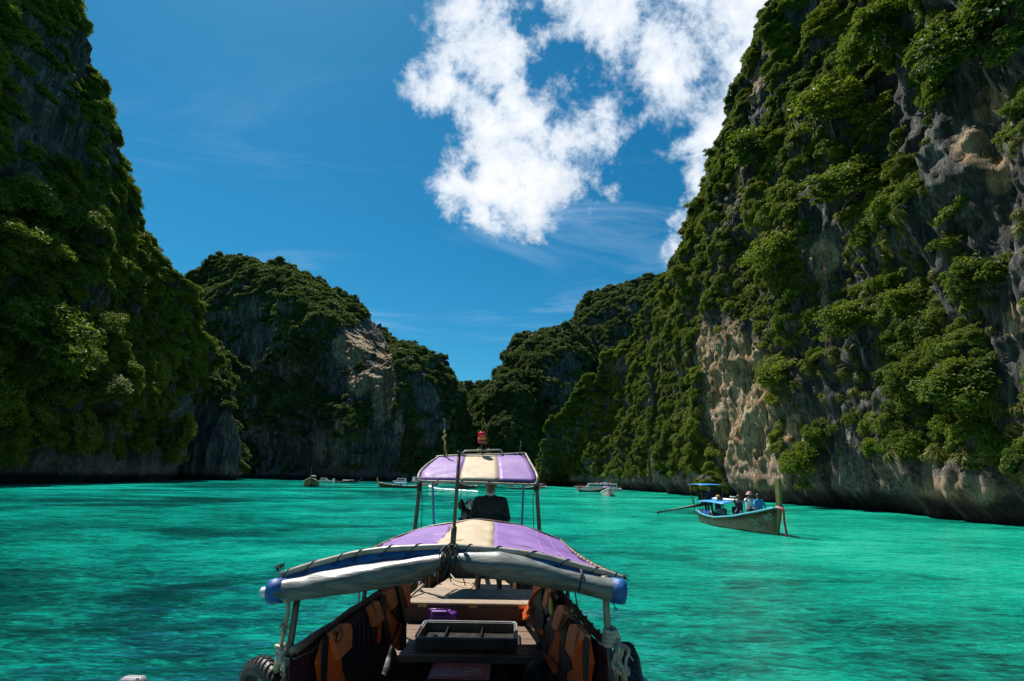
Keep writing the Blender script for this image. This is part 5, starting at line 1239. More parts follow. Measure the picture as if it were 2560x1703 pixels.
def rope(pts, r_, mat_, label, name='rope', n=5, parent=None, twist=True):
    c = spline(pts, 10); mb = MB(); k = 3 if twist else 1; N_ = len(c)
    for s in range(k):
        q = []
        for i, p_ in enumerate(c):
            t = (c[min(N_ - 1, i + 1)] - c[max(0, i - 1)]).normalized(); s1_ = t.orthogonal().normalized(); s2_ = t.cross(s1_); a = i * 1.1 + s * 2 * math.pi / k
            q.append(p_ + ((V3(1, 0, 0) - t * t.x).normalized() * math.cos(a) + t.cross((V3(1, 0, 0) - t * t.x).normalized()) * math.sin(a)) * r_ * .5 if twist else p_)
        mb.tube(q, r_ * (.62 if twist else 1), 6)
    return mb
def fray(mb, c, n, l, rs):
    for _ in range(n):
        d = V3(rs.uniform(-1, 1), rs.uniform(-1, 1), rs.uniform(-1, .6)).normalized() * rs.uniform(.4, 1) * l; mb.tube([c, c + d * .6 + V3(0, 0, .004), c + d + V3(0, 0, -l * .2)], .0016, 4)
rs = random.Random(3); t = empty('fender_rope', P(715, 1550, 3.1), 'frayed yellow rope tied from the canopy to the left tyre', 'rope')
mb = rope([P(721, 1498, 3.12), P(719, 1540, 3.12), P(710, 1575, 3.12), P(704, 1610, 3.14), P(698, 1640, 3.2)], .011, ROPE, '')
for (x, y) in ((712, 1570), (711, 1580), (708, 1562)): fray(mb, P(x, y, 3.11), 26, .03, rs)
mb.build('strand', ROPE, t, True)
mb = MB(); cc = P(702, 1632, 3.14)
for k in range(5):
    ctr = cc + V3(rs.uniform(-.01, .01), 0, -.018 * k + .03); mb.tube([ctr + V3(.02 * math.cos(a), .02 * math.sin(a), .006 * math.sin(2 * a + k)) for a in np.linspace(0, 6.28, 12)[:-1]], .011, 7, closed=True)
fray(mb, cc, 20, .05, rs); mb.tube([cc, P(716, 1607, 3.1)], .004, 5); mb.build('knot', ROPE_W, t, True)
mb = rope([P(698, 1645, 3.2), P(692, 1672, 3.3), P(686, 1695, 3.4), P(684, 1720, 3.5)], .019, ROPE, ''); mb.build('doubled_strand', ROPE, t, True)
t = empty('rope_tail', P(712, 1650, 3.05), 'short white rope end wrapped round the nearest left post', 'rope')
mb = MB(); cc = P(723, 1650, 3.1)
for k in range(3): mb.tube([cc + V3(.024 * math.cos(a), .024 * math.sin(a), .012 * k - .012) for a in np.linspace(0, 6.28, 14)[:-1]], .0055, 6, closed=True)
mb.build('wrap', ROPE_W, t, True); mb = rope([P(713, 1650, 3.07), P(707, 1664, 3.06), P(703, 1676, 3.06)], .006, ROPE_W, ''); fray(mb, P(709, 1685, 3.06), 14, .02, rs); mb.tube([P(712, 1655, 3.06), P(709, 1685, 3.06)], .006, 6); mb.build('tail', ROPE_W, t, True)
t = empty('rope_bundle', P(1545, 1650, 3.1), 'pale rope knotted round the nearest right post and hanging in loops', 'rope')
mb = MB(); cc = P(1521, 1590, 3.12)
for k in range(4): mb.tube([cc + V3(.030 * math.cos(a) + .004 * k, .030 * math.sin(a), .021 * k - .034 + .006 * math.sin(a)) for a in np.linspace(0, 6.28, 18)[:-1]], .0115, 8, closed=True)
mb.tube(spline([cc + V3(.02, -.03, .03), cc + V3(.055, -.01, .0), cc + V3(.055, -.01, -.05), cc + V3(.07, 0, -.09)], 6), .012, 8); mb.build('knot', ROPE_W, t, True)
for k in range(9):
    x0 = 1530 + k * 2; x1 = 1540 + rs.uniform(-14, 30); x2 = 1545 + rs.uniform(-12, 34); Y = 3.06 + rs.uniform(-.05, .1)
    mb = rope([P(x0, 1602, 3.1), P(x1 + 6, 1622, Y), P(x1, 1650, Y), P((x1 + x2) / 2, 1675, Y), P(x2, 1725 + rs.uniform(-10, 20), Y + .05)], .0075, ROPE_W, ''); mb.build('loop', ROPE_W, t, True)
mb = MB()
for (x, y) in ((1540, 1662), (1563, 1678), (1549, 1672)):
    q = P(x, y, 3.05); mb.tube([q + V3(.018 * math.cos(a), .012 * math.sin(a), .016 * math.sin(a)) for a in np.linspace(0, 6.28, 12)[:-1]], .010, 7, closed=True)
mb.build('knot', ROPE_W, t, True)
mb = rope([P(1548, 1603, 3.1), P(1560, 1620, 3.08), P(1575, 1640, 3.06), P(1583, 1652, 3.06)], .0028, ROPE_W, '', twist=False); mb.build('thin_end', ROPE_W, t, True)
mb = rope([P(1519, 1612, 3.1), P(1526, 1650, 3.1), P(1530, 1700, 3.1), P(1534, 1740, 3.1)], .006, None, '', twist=False); tag(mb.build('blue_rope', pmat('blue_rope', (.02, .16, .24), .7), None, True), 'thin dark blue rope beside the nearest right post', 'rope')
mb = rope([P(899, 1450, 4.1), P(898, 1480, 4.1), P(896, 1512, 4.1)], .006, ROPE, '', twist=False); tag(mb.build('canopy_line', ROPE, None, True), 'thin yellow line hanging beside the middle left post', 'rope')
mb = rope([P(1436, 1465, 4.0), P(1439, 1490, 4.0), P(1445, 1525, 4.0)], .005, BLACK, '', twist=False); tag(mb.build('canopy_line', BLACK, None, True), 'thin black line hanging beside the middle right post', 'rope')
mb = rope([P(1531, 1500, 3.12), P(1534, 1510, 3.12), P(1539, 1521, 3.12)], .003, BLACK, '', twist=False); fray(mb, P(1540, 1521, 3.12), 8, .018, rs); mb.build('cord_tail', BLACK, boat)
# padded plastic edge of the bow box that just shows at the bottom of the view
t = empty('bow_case', P(318, 1730, 1.9), 'grey rounded corner of a plastic case at the bottom left edge', 'case'); a = P(288, 1698, 1.9); b = P(346, 1701, 1.9)
mb = MB(); mb.box((a + b) / 2 + V3(0, .03, -.10), (b.x - a.x + .005, .05, .20)); mb.build('shell', pmat('grey_case', (.24, .23, .25), .4, var=.15), t, bevel=.018, seg=4)
mb = MB(); mb.lathe([(.004, -.01), (.005, 0), (.003, .004)], b + V3(-.004, -.0, .004), 8); mb.build('latch', CHROME, t, True)

# ---- rear canopy over the helmsman ----------------------------------
def arow(y0l, x0, x1, y1l, Y, n, bow=0.0): return [P(lerp(x0, x1, k / n), lerp(y0l, y1l, k / n) - bow * math.sin(math.pi * k / n), Y) for k in range(n + 1)]
rows_src = [(1199, 1050, 1338, 1204, 7.00, 1), (1191, 1051, 1338, 1196, 7.06, 1.5), (1178, 1056, 1335, 1182, 7.24, 2), (1160, 1076, 1323, 1160, 7.56, 2), (1143, 1098, 1311, 1138, 7.9, 2)]
def stripe(a0, a1):
    out = []
    for (yl, x0, x1, yr, Y, bw) in rows_src:
        cx0, cx1 = np.interp(Y, [7.0, 7.9], [1149, 1165]), np.interp(Y, [7.0, 7.9], [1247, 1243]); e0, e1 = {'l': (x0, cx0), 'c': (cx0, cx1), 'r': (cx1, x1)}[a0]
        row = []
        for k in range(9):
            x = lerp(e0, e1, k / 8); s = (x - x0) / (x1 - x0); row.append(P(x, lerp(yl, yr, s) - bw * math.sin(math.pi * s), Y))
        out.append(row)
    last = out[-1]; out.append([p_ + V3(0, .6, -.02) for p_ in last]); out.append([p_ + V3(0, 1.25, -.06) for p_ in last]); return out
mb = MB(); mb.grid(stripe('l', 0), thick=.006); mb.grid(stripe('r', 0), thick=.006); rc = mb.build('rear_canopy', PURPLE, boat, True)
mb = MB(); mb.grid(stripe('c', 0), thick=.006); mb.build('cream_panel', CREAM, rc, True)
fr_pts = spline([P(1052, 1203, 6.99), P(1100, 1204, 6.99), P(1200, 1207, 6.99), P(1300, 1211, 6.99), P(1334, 1211, 6.99), P(1342, 1206, 7.0), P(1343, 1192, 7.05), P(1337, 1176, 7.24), P(1325, 1155, 7.6), P(1316, 1139, 7.86), P(1309, 1134, 7.92), P(1260, 1136, 7.92), P(1180, 1138, 7.92),
                 P(1100, 1141, 7.92), P(1092, 1145, 7.86), P(1070, 1160, 7.6), P(1052, 1177, 7.24), P(1046, 1190, 7.05), P(1046, 1200, 6.99)], 5)
mb = MB(); mb.tube(fr_pts, .0155, 10, closed=True); mb.build('rear_canopy_frame', TUBE_C, boat, True)
lacing('rear_lacing', fr_pts[:30], 9, .016, .02, boat, .003); lacing('rear_lacing', fr_pts[30:], 22, .016, .015, boat, .003)
def ypole(name, pts, r_, m_):
    mb = MB(); mb.tube(spline(pts, 4), r_, 10); return mb.build(name, m_, boat, True)
ypole('rear_post', [P(1051, 1205, 7.0), P(1044, 1265, 7.0), P(1035, 1340, 7.0), P(1022, 1452, 7.0)], .026, TUBE_B); ypole('rear_post', [P(1341, 1210, 7.0), P(1345, 1270, 7.0), P(1349, 1340, 7.0), P(1352, 1452, 7.0)], .026, TUBE_B)
BPOST = pmat('sky_blue_paint', (.07, .28, .55), .45, var=.2, scale=14, dirt=(.25, .3, .3), dirt_amt=.3)
ypole('blue_post', [P(1081, 1206, 7.75), P(1083, 1260, 7.75), P(1085, 1330, 7.75), P(1086, 1440, 7.75)], .017, BPOST); ypole('blue_post', [P(1309, 1206, 7.75), P(1307, 1260, 7.75), P(1304, 1330, 7.75), P(1300, 1440, 7.75)], .017, BPOST)
for sx, px in ((-1, 1048), (1, 1342)):
    mb = MB(); q = P(px, 1219, 7.0)
    for k in range(4): mb.tube([q + V3(.032 * math.cos(a), .032 * math.sin(a), .02 * k - .03) for a in np.linspace(0, 6.28, 12)[:-1]], .008, 6, closed=True)
    mb.build('post_binding', BLACK, boat, True)
ypole('black_cable', [P(1050, 1222, 7.0), P(1055, 1232, 7.0), P(1055, 1280, 7.0), P(1053, 1325, 7.0)], .005, BLACK); ypole('black_cable', [P(1338, 1222, 7.0), P(1333, 1240, 7.0), P(1333, 1280, 7.0), P(1334, 1328, 7.0)], .005, BLACK)
ypole('black_cable', [P(1153, 1205, 7.2), P(1153, 1225, 7.2), P(1151, 1262, 7.5)], .004, BLACK)
ypole('roof_rail', [P(1155, 1139, 7.9), P(1156, 1133, 7.9), P(1163, 1128, 7.9), P(1175, 1127, 7.9), P(1205, 1126, 7.9), P(1240, 1125, 7.9), P(1250, 1125.5, 7.9), P(1256, 1131, 7.9), P(1257, 1137, 7.9)], .012, TUBE_C)
ypole('roof_stub', [P(1299, 1136, 7.9), P(1301, 1120, 7.9), P(1303, 1104, 7.9)], .011, TUBE_B)
ypole('antenna', [P(1111, 1142, 7.9), P(1111, 1125, 7.9), P(1112, 1107, 7.9)], .013, TUBE_B); ypole('antenna_whip', [P(1112, 1107, 7.9), P(1112, 1080, 7.9), P(1110, 1046, 7.9)], .0045, TUBE_C)
t = empty('yellow_cord', P(1112, 1095, 7.88), 'yellow cord twisted round the aerial on the small canopy', 'cord'); mb = MB()
mb.tube(spline([P(1113, 1076, 7.88), P(1110, 1082, 7.86), P(1115, 1088, 7.88), P(1107, 1094, 7.87), P(1110, 1101, 7.86), P(1114, 1106, 7.88), P(1112, 1112, 7.88), P(1114, 1125, 7.88), P(1119, 1140, 7.88)], 6), .009, 7); mb.build('cord', pmat('bright_yellow_rope', (.50, .42, .07), .8), t, True)
# beacon
bc = P(1204, 1107, 7.9); rb = .058; t = bpy.data.objects.new('beacon', None)
mb = MB(); mb.lathe([(rb * .96, 0), (rb, .01), (rb, .045)], bc, 20); bb = mb.build('beacon_base', pmat('beacon_base_red', (.36, .035, .03), .4, var=.1, bump=0), boat, True)
mb = MB(); mb.lathe([(rb * 1.02, .045), (rb * 1.04, .05), (rb * 1.04, .064), (rb * 1.01, .068)], bc, 20); mb.build('beacon_band', pmat('amber_band', (.75, .30, .02), .3, bump=0), bb, True)
mb = MB(); mb.lathe([(rb * .98, .068), (rb * .95, .12), (rb * .88, .148), (rb * .6, .160), (.002, .162)], bc, 20); mb.build('beacon_lens', pmat('red_lens', (.80, .012, .012), .12, var=.05, bump=0, coat=.6), bb, True)
ypole('beacon_stem', [P(1204, 1107, 7.9), P(1204, 1117, 7.9), P(1204, 1130, 7.9)], .011, TUBE_B)
mb = MB()
for cx_, r0 in ((1198, .035), (1222, .03)):
    q = P(cx_, 1127, 7.88); mb.tube([q + V3(r0 * math.cos(a), .01 * math.sin(a), r0 * 1.2 * math.sin(a)) for a in np.linspace(0, 6.28, 16)[:-1]], .004, 5, closed=True)
mb.build('beacon_wire', TUBE_C, boat, True)
# ---- engine ----------------------------------------------------------
t = empty('engine', P(1172, 1290, 8.3), 'greasy black engine with chrome pulley on its stern mount, left of the helmsman', 'engine'); E0 = P(1172, 1290, 8.3)
mb = MB(); mb.box(E0 + V3(.02, .1, -.02), (.26, .5, .26)); mb.box(E0 + V3(.0, .1, .13), (.16, .42, .06)); mb.build('engine_block', GREASE, t, bevel=.02)
mb = MB(); mb.tube([E0 + V3(-.105, -.16, .10), E0 + V3(-.105, -.16, .13), E0 + V3(-.105, -.16, .20), E0 + V3(-.105, -.16, .23)], [.04, .052, .052, .02], 14); mb.tube([E0 + V3(-.105, -.16, .22), E0 + V3(-.105, -.16, .255)], .018, 8); mb.build('air_filter', GREASE, t, True)
mb = MB(); rot = V3(-.2, -1, .25).to_track_quat('Z', 'Y').to_matrix(); mb.lathe([(.005, -.03), (.072, -.03), (.078, -.01), (.066, .0), (.078, .012), (.072, .03), (.03, .034), (.022, .05), (.004, .05)], E0 + V3(.03, -.20, .18), 22, rot); mb.build('pulley', CHROME, t, True)
mb = MB(); mb.lathe([(.004, -.04), (.05, -.04), (.055, 0), (.05, .04), (.02, .05), (.004, .05)], E0 + V3(-.05, -.2, .02), 18, rot); mb.build('alternator', pmat('dull_metal', (.22, .21, .20), .4, .7, var=.3), t, True)
mb = MB(); mb.tube(spline([E0 + V3(-.1, -.1, -.02), E0 + V3(-.12, -.2, -.06), E0 + V3(-.05, -.24, -.12), E0 + V3(.05, -.2, -.16)], 5), .018, 8); mb.tube(spline([E0 + V3(.1, -.1, .1), E0 + V3(.06, -.22, .16), E0 + V3(-.06, -.2, .1)], 5), .009, 6); mb.build('hose', BLACK, t, True)
mb = MB(); mb.tube([E0 + V3(0, .1, -.15), V3(E0.x, 8.5, 1.2)], .05, 10); mb.build('mount', GREASE, t, True)
mb = MB(); mb.tube([E0 + V3(0, .3, 0), E0 + V3(.1, 1.6, -.7), E0 + V3(.3, 4.2, -2.1)], [.04, .032, .028], 10); mb.build('propeller_shaft', GREASE, t, True)
mb = MB(); mb.tube([E0 + V3(.05, -.1, .02), E0 + V3(.25, -.45, -.15)], .016, 8); mb.build('tiller', TUBE_B, t, True)

# ---- helmsman --------------------------------------------------------
hx = P(1226, 1260, 7.42); SHB = pmat('black_green_shirt', (.010, .016, .015), .85, var=.25, bump=.5, bscale=8)
hp = person('helmsman in black long sleeved shirt with white mask under his chin, below the small canopy', V3(hx.x, 7.42, .952), math.pi,
            pose(STAND, chest=(0, .02, 1.24), sh_l=(-.185, .01, 1.285), sh_r=(.185, .01, 1.285), neck=(0, .01, 1.39), head=(0, .05, 1.50), el_l=(-.245, .05, 1.05), el_r=(.245, .05, 1.05), ha_l=(-.17, .26, .93), ha_r=(.17, .26, .93),
                 kn_l=(-.13, .03, .48), kn_r=(.13, .02, .48), an_l=(-.16, 0, .07), an_r=(.15, 0, .07), to_l=(-.18, .13, .03), to_r=(.17, .13, .03), look=(0, 1, -.12)),
            (SHB, pmat('dark_shorts', (.02, .02, .025), .8)), .955, .011, legs='short', skin=SKIN_D, hat=('cap', pmat('dark_cap', (.02, .02, .022), .8), None))
mb = Fig(); mb.cap('m', V3(-.045, .075, 1.385), V3(.045, .075, 1.385), .024, n=12); mb.cap('m', V3(-.055, .05, 1.42), V3(-.03, .095, 1.395), .026); mb.cap('m', V3(.055, .05, 1.42), V3(.03, .095, 1.395), .026); mb.cap('m', V3(-.07, .01, 1.43), V3(-.05, .07, 1.415), .012); mb.cap('m', V3(.07, .01, 1.43), V3(.05, .07, 1.415), .012); mb.cap('m', V3(0, .10, 1.385), V3(0, .085, 1.355), .03, .022)
fuse('face_mask', mb.L['m'], pmat('white_mask', (.42, .43, .46), .8, var=.06), .009, hp)

# ================================================================== OTHER BOATS
def local(mb, name, m_, parent, **kw):
    o = mb.build(name, m_, None, **kw); o.parent = parent; return o
def longtail(label, bow, stern, cols, L=None, beam=1.7, prow=(2.5, .32, .25), canopy=None, upper=None, sash=None, group='longtail boats in the lagoon', engine=True, fine=True, sheer=1.0, k=1.0, tail=None):
    """bow, stern: points on the water line. x runs from stern (0) to bow (L)"""
    bow, stern = V3(bow.x, bow.y, 0), V3(stern.x, stern.y, 0); d = bow - stern; L = L or d.length; yaw = math.atan2(d.y, d.x); s = L / 9.5
    e = empty('longtail_boat', stern, label, 'boat', group); e.rotation_euler = (0, 0, yaw); e.scale = (k,) * 3
    hullm, trim, inner = cols[:3]; b = beam / 2
    wt = [(0, .42), (.08, .6), (.25, .9), (.45, 1.0), (.65, .92), (.82, .62), (.93, .30), (1.0, .05)]; zt = [(0, .70), (.15, .56), (.4, .52), (.65, .72), (.85, 1.03), (1.0, 1.34)]; zb = [(0, -.05), (.15, -.2), (.6, -.25), (.9, -.15), (1, .0)]
    sc_ = [(0, 0), (.45, .03), (.72, .16), (.88, .42), (.96, .72), (1, 1)]
    n = 26 if fine else 14
    def hp(u, k, off=0.0):
        sg = 1 if k >= 0 else -1; f, g = sc_[abs(k)]; w = max(.012, interp(u, wt) * b - off); z1 = interp(u, zt) * sheer; z0 = interp(u, zb) + off
        x = u * L + (g * .35 * s * (u ** 6)) ; x -= (1 - u) ** 8 * g * .35 * s
        return V3(x, sg * w * f, lerp(z0, z1, g))
    mb = MB(); mb.grid([[hp(u, k) for k in range(-5, 6)] for u in np.linspace(0, 1, n)], thick=.05)
    mb.grid([[hp(0, k).lerp(hp(0, -k), t) for k in range(-5, 1)] for t in (0, .5, 1)], thick=.04)
    hl = local(mb, 'hull', hullm, e, smooth_=True)
    for sg in (-1, 1):
        mb = MB(); mb.tube([hp(u, 5 * sg) + V3(0, sg * .015, 0) for u in np.linspace(0, .985, n)], .055, 6, flat=.9); local(mb, 'gunwale', trim, e, smooth_=True)
    for k in range(2 if not fine else 7):
        u = .12 + .11 * k if fine else .3 + .3 * k; a, c = hp(u, 4, .04), hp(u, -4, .04); mb = MB(); mb.box((a + c) / 2, (.22, abs(a.y - c.y), .03)); local(mb, 'thwart', inner, e)
    mb = MB(); mb.hexa([V3(.3, -.4 * b, .08), V3(L * .9, -.3 * b, .12), V3(L * .9, .3 * b, .12), V3(.3, .4 * b, .08)], [V3(.3, -.55 * b, .14), V3(L * .9, -.4 * b, .18), V3(L * .9, .4 * b, .18), V3(.3, .55 * b, .14)]); local(mb, 'floor_board', inner, e)
    # tall prow post
    ph, pw, pt = prow; x0 = L + .0; tip = hp(1, 5)
    mb = MB(); prs = [(x0 - .30 * s, -.1, .30, .05), (x0 + .0, .55, .30, .06), (tip.x + .02, 1.25 * sheer, pw * .9, .07), (tip.x + pt * .5, lerp(1.25, ph, .5), pw, .07), (tip.x + pt, ph, pw * 1.08, .075)]
    for (xa, za, wa, ta), (xb, zb_, wb_, tb) in zip(prs, prs[1:]):
        mb.hexa([V3(xa - wa / 2, -ta, za), V3(xa + wa / 2, -ta, za), V3(xa + wa / 2, ta, za), V3(xa - wa / 2, ta, za)], [V3(xb - wb_ / 2, -tb, zb_), V3(xb + wb_ / 2, -tb, zb_), V3(xb + wb_ / 2, tb, zb_), V3(xb - wb_ / 2, tb, zb_)])
    pr = local(mb, 'prow', cols[3] if len(cols) > 3 else hullm, e)
    xp = tip.x + pt; mb = MB(); mb.box((xp - .01, 0, ph + .03), (pw * 1.3, .17, .045)); local(mb, 'prow_cap', inner, pr)
    if sash:
        mb = MB(); xs_ = tip.x + .05; zc_ = 1.32 * sheer
        mb.tube([V3(xs_ + (pw / 2 + .03) * math.cos(a), .13 * math.sin(a), zc_ + .02 * math.sin(3 * a)) for a in np.linspace(0, 6.28, 16)[:-1]], .05, 7, closed=True); mb2 = MB()
        local(mb, 'sash_knot', sash[1], pr, smooth_=True)
        q = V3(xs_ + pw / 2 + .06, -.02, zc_); mb2.tube(spline([q, q + V3(.10, 0, -.12), q + V3(.11, -.03, -.6), q + V3(.10, .02, -1.15), q + V3(.12, 0, -1.28)], 6), [.045] * 6 + [.055] * 12 + [.05] * 7, 8, flat=.45); local(mb2, 'sash', sash[0], pr, smooth_=True)
    for cp, nm in ((canopy, 'canopy'), (upper, 'upper_canopy')):
        if not cp: continue
        u0, u1, z, w, cm, pm = cp[:6]; xs0, xs1 = u0 * L, u1 * L; mb = MB(); crown = cp[6] if len(cp) > 6 else .12
        mb.grid([[V3(lerp(xs0, xs1, i / 8), lerp(-w, w, j / 8), z + crown * (1 - (2 * j / 8 - 1) ** 2) + .05 * math.sin(math.pi * i / 8)) for j in range(9)] for i in range(9)], thick=.025); local(mb, nm, cm, e, smooth_=True)
        for x in (xs0 + .05, xs1 - .05) + ((lerp(xs0, xs1, .5),) if xs1 - xs0 > 2.4 else ()):
            for sg in (-1, 1):
                y_ = min(w - .03, interp(min(.99, max(0, x / L)), wt) * b); mb = MB(); mb.tube([V3(x, sg * (w - .04), z), V3(x, sg * y_, interp(min(1, max(0, x / L)), zt))], .022, 6); local(mb, 'canopy_post', pm, e)
    if engine:
        g = local(MB().box(V3(.35 * s, 0, 1.22), (.62, .34, .36)).tube([V3(.55, .0, 1.4), V3(.6, 0, 1.62)], .07, 8).tube([V3(.2, .1, 1.35), V3(-.1, .12, 1.5)], .04, 8), 'engine', GREASE, e, bevel=.03)
        te = V3(*tail) if tail else V3(-3.3 * s, .8, .1); mb = MB(); t0_ = V3(.3, 0, 1.1); mb.tube([t0_, t0_.lerp(te, .25), t0_.lerp(te, .55), te], [.09, .085, .05, .045], 8); mb.tube([te + V3(0, -.16, 0), te + V3(0, .16, 0)], .05, 6); mb.tube([te + V3(0, 0, -.22), te + V3(0, 0, .10)], .03, 6); local(mb, 'propeller_shaft', GREASE, g, smooth_=True)
        mb = MB(); mb.tube([V3(.3, 0, .6), V3(.3, 0, 1.1)], .07, 8); local(mb, 'engine_mount', GREASE, g)
    e['_L'] = L
    return e, hp, L
def sub(e, x, y, z):
    return e.location + Matrix.Rotation(e.rotation_euler.z, 3, 'Z') @ (V3(x, y, z) * e.scale[0])
GREENH = pmat('mossy_green_hull', (.036, .044, .008), .5, var=.5, scale=1.6, stretch=(.5, 3, 3), bump=.3, bscale=5, dirt=(.10, .06, .02), dirt_amt=.6)
OLIVE = pmat('olive_prow', (.075, .088, .014), .5, var=.35, scale=3, dirt=(.20, .12, .03), dirt_amt=.5, stretch=(3, 3, .5))
TURQ = pmat('turquoise_trim', (.07, .37, .47), .4, var=.2, dirt=(.45, .42, .36), dirt_amt=.35)
SKYB = pmat('bright_blue_tarp', (.015, .24, .62), .5, var=.12, bump=.2, bscale=6)
INN = pmat('inner_planks', (.22, .15, .09), .7, var=.4)
WHITE = pmat('white_gelcoat', (.78, .78, .76), .35, var=.08, dirt=(.5, .45, .38), dirt_amt=.25)
nb, ns = PZ(1947, 1341), PZ(1762, 1306)
_a = math.atan2((nb - ns).y, (nb - ns).x); _t = P(1645, 1281, ns.y + 1.0) - ns; _t.z += 0; TAIL = Matrix.Rotation(-_a, 3, 'Z') @ _t
nearboat, nhp, nL = longtail('olive green longtail boat with blue roof and red sash, near the right hand cliff', nb, ns, (GREENH, TURQ, INN, OLIVE), prow=(2.62, .31, .16),
    canopy=(.12, .53, 1.25, .86, SKYB, TUBE_B), upper=(-.07, .17, 2.22, .70, SKYB, TUBE_B, .03), sash=(pmat('red_sash', (.42, .02, .035), .7, var=.2), pmat('pink_sash', (.60, .32, .32), .7)), fine=True, beam=1.75, tail=TAIL)
print('NEAR L', nL, nb, ns)
# surfboard-like white roof roll lying on the canopy
mb = MB(); c = V3(nL * .36, 0, 1.30); F = Fig(); F.cap('b', c - V3(1.35, 0, 0), c + V3(1.35, 0, .04), .12, .12, 14); 
bd = MB(); bd.grid([[V3(lerp(-1.6, 1.6, i / 16), lerp(-1, 1, j / 6) * .30 * max(.05, 1 - abs(i / 8 - 1) ** 3), .035 * (1 - (j / 3 - 1) ** 2)) for j in range(7)] for i in range(17)], thick=.05)
pb = empty('paddle_board', sub(nearboat, nL * .36, 0, 1.46), 'white and turquoise paddle board lying on the blue roof', 'board'); pb.rotation_euler = nearboat.rotation_euler
local(bd, 'deck', WHITE, pb, smooth_=True); b2 = MB(); b2.grid([[V3(lerp(-1.62, 1.62, i / 16), lerp(-1, 1, j / 6) * .315 * max(.05, 1 - abs(i / 8 - 1) ** 3), -.058) for j in range(7)] for i in range(17)], thick=.045); local(b2, 'hull', TURQ, pb, smooth_=True)
# worn painted lettering on the near bow (illegible strokes, as seen)
for (u0, g0, nst, w_, m_) in ((.80, .62, 16, .55, pmat('mint_paint', (.22, .42, .30), .6)), (.83, .45, 10, .4, pmat('mint_paint', (.22, .42, .30))), (.84, .30, 14, .6, pmat('mint_paint', (.22, .42, .30))), (.91, .72, 12, .4, pmat('pale_paint', (.42, .44, .38), .6)), (.92, .58, 10, .35, pmat('pale_paint', (.42, .44, .38)))):
    rs = random.Random(int(u0 * 1000 + g0 * 10)); mb = MB()
    for k in range(nst):
        u = u0 + (k / nst) * w_ / nL; 
        def sp(u, g):
            a = nhp(u, -4); b_ = nhp(u, -5); c_ = nhp(u, -3); q = a.lerp(b_, (g - .72) / .28) if g > .72 else c_.lerp(a, (g - .42) / .30); return q + V3(0, -.018, 0)
        g1 = g0 + rs.uniform(-.02, .06); q0 = sp(u, g1); q1 = sp(u + rs.uniform(-.004, .008), g1 + rs.uniform(.03, .09)); q2 = sp(u + .006, g1 + rs.uniform(-.02, .08)); mb.tube([q0, q1, q2], .009, 4)
    local(mb, 'bow_lettering', m_, nearboat)
NAVY = pmat('navy_shirt', (.012, .018, .05), .8, var=.2, bump=.3); JEANS = pmat('blue_jeans', (.05, .09, .16), .85, var=.25, bump=.3); CHAR = pmat('charcoal_shirt', (.022, .026, .028), .8, var=.2, bump=.3)
STRAWH = pmat('straw_hat', (.50, .34, .17), .8, var=.2); PINK = pmat('pink_hat', (.72, .30, .32), .8, var=.15); WSHIRT = pmat('white_shirt', (.74, .73, .76), .85, var=.06, bump=.3); BSHIRT = pmat('blue_shirt', (.02, .25, .52), .8, var=.15, bump=.3); CAMB = pmat('camera_black', (.015, .015, .016), .4)
ny = nearboat.rotation_euler.z
CAMP = dict(ha_l=(-.05, .22, .70), ha_r=(.07, .20, .72), el_l=(-.22, .22, .48), el_r=(.24, .20, .48))
def holdcam(e, p_, white=False, L_=.18, yaw=0.0):
    c = empty('camera', e.matrix_basis @ V3(*p_), 'black camera held up by the %s' % e['label'].split(',')[0][:60], 'camera', None); c.rotation_euler = (0, 0, e.rotation_euler.z + yaw)
    local(MB().box((0, 0, 0), (.14, .06, .10)).box((0, 0, .06), (.06, .05, .03)), 'camera_body', CAMB, c, bevel=.008)
    mb = MB(); mb.tube([V3(0, .03, 0), V3(0, .03 + L_, .01), V3(0, .05 + L_, .01)], [.038, .042, .045], 12); local(mb, 'lens', pmat('white_lens', (.62, .58, .5), .4) if white else CAMB, c, smooth_=True); return c
toC = math.pi     # facing roughly to the camera
def onboat(x, y, z): return sub(nearboat, x, y, z)
face = lambda a: ny + a
p1 = person('seated man in straw hat and charcoal shirt taking a picture on the green boat', onboat(nL * .36, -.45, .80), math.pi + .25, pose(SIT, **CAMP), (CHAR, JEANS), 1.0, .016, hat=('brim', STRAWH, pmat('hat_band_dark', (.05, .03, .02), .8)), sleeves='short'); c_ = holdcam(p1, (.01, .27, .73)); c_['label'] = 'black camera held by the man in the straw hat'
p2 = person('person in dark clothes seated in the shade under the blue roof', onboat(nL * .47, .15, .55), math.pi + .1, SIT, (NAVY, CHAR), .95, .018)
p3 = person('man in navy shirt aiming a long white lens from the green boat', onboat(nL * .585, -.10, .72), 2.55, pose(SIT, pelvis=(0, 0, .30), chest=(0, .04, .64), neck=(0, .05, .82), head=(0, .08, .96), sh_l=(-.18, .04, .75), sh_r=(.18, .04, .75), el_l=(-.20, .28, .68), el_r=(.26, .18, .70), ha_l=(-.04, .42, .92), ha_r=(.08, .26, .92), hip_l=(-.09, .04, .28), hip_r=(.09, .04, .28)), (NAVY, NAVY), 1.0, .016, sleeves='short')
c_ = holdcam(p3, (.02, .30, .94), True, .34, -1.9); c_['label'] = 'camera with long pale telephoto lens held by the man in navy'
p4 = person('person in white shirt and pink bucket hat photographing from the bow end', onboat(nL * .73, -.12, .98), 3.0, pose(SIT, **CAMP), (WSHIRT, CHAR), 1.1, .016, hat=('brim', PINK, pmat('hat_band_pale', (.8, .6, .6), .8)), sleeves='short', skin=SKIN_D); c_ = holdcam(p4, (.01, .27, .73)); c_['label'] = 'black camera held by the person in the pink hat'
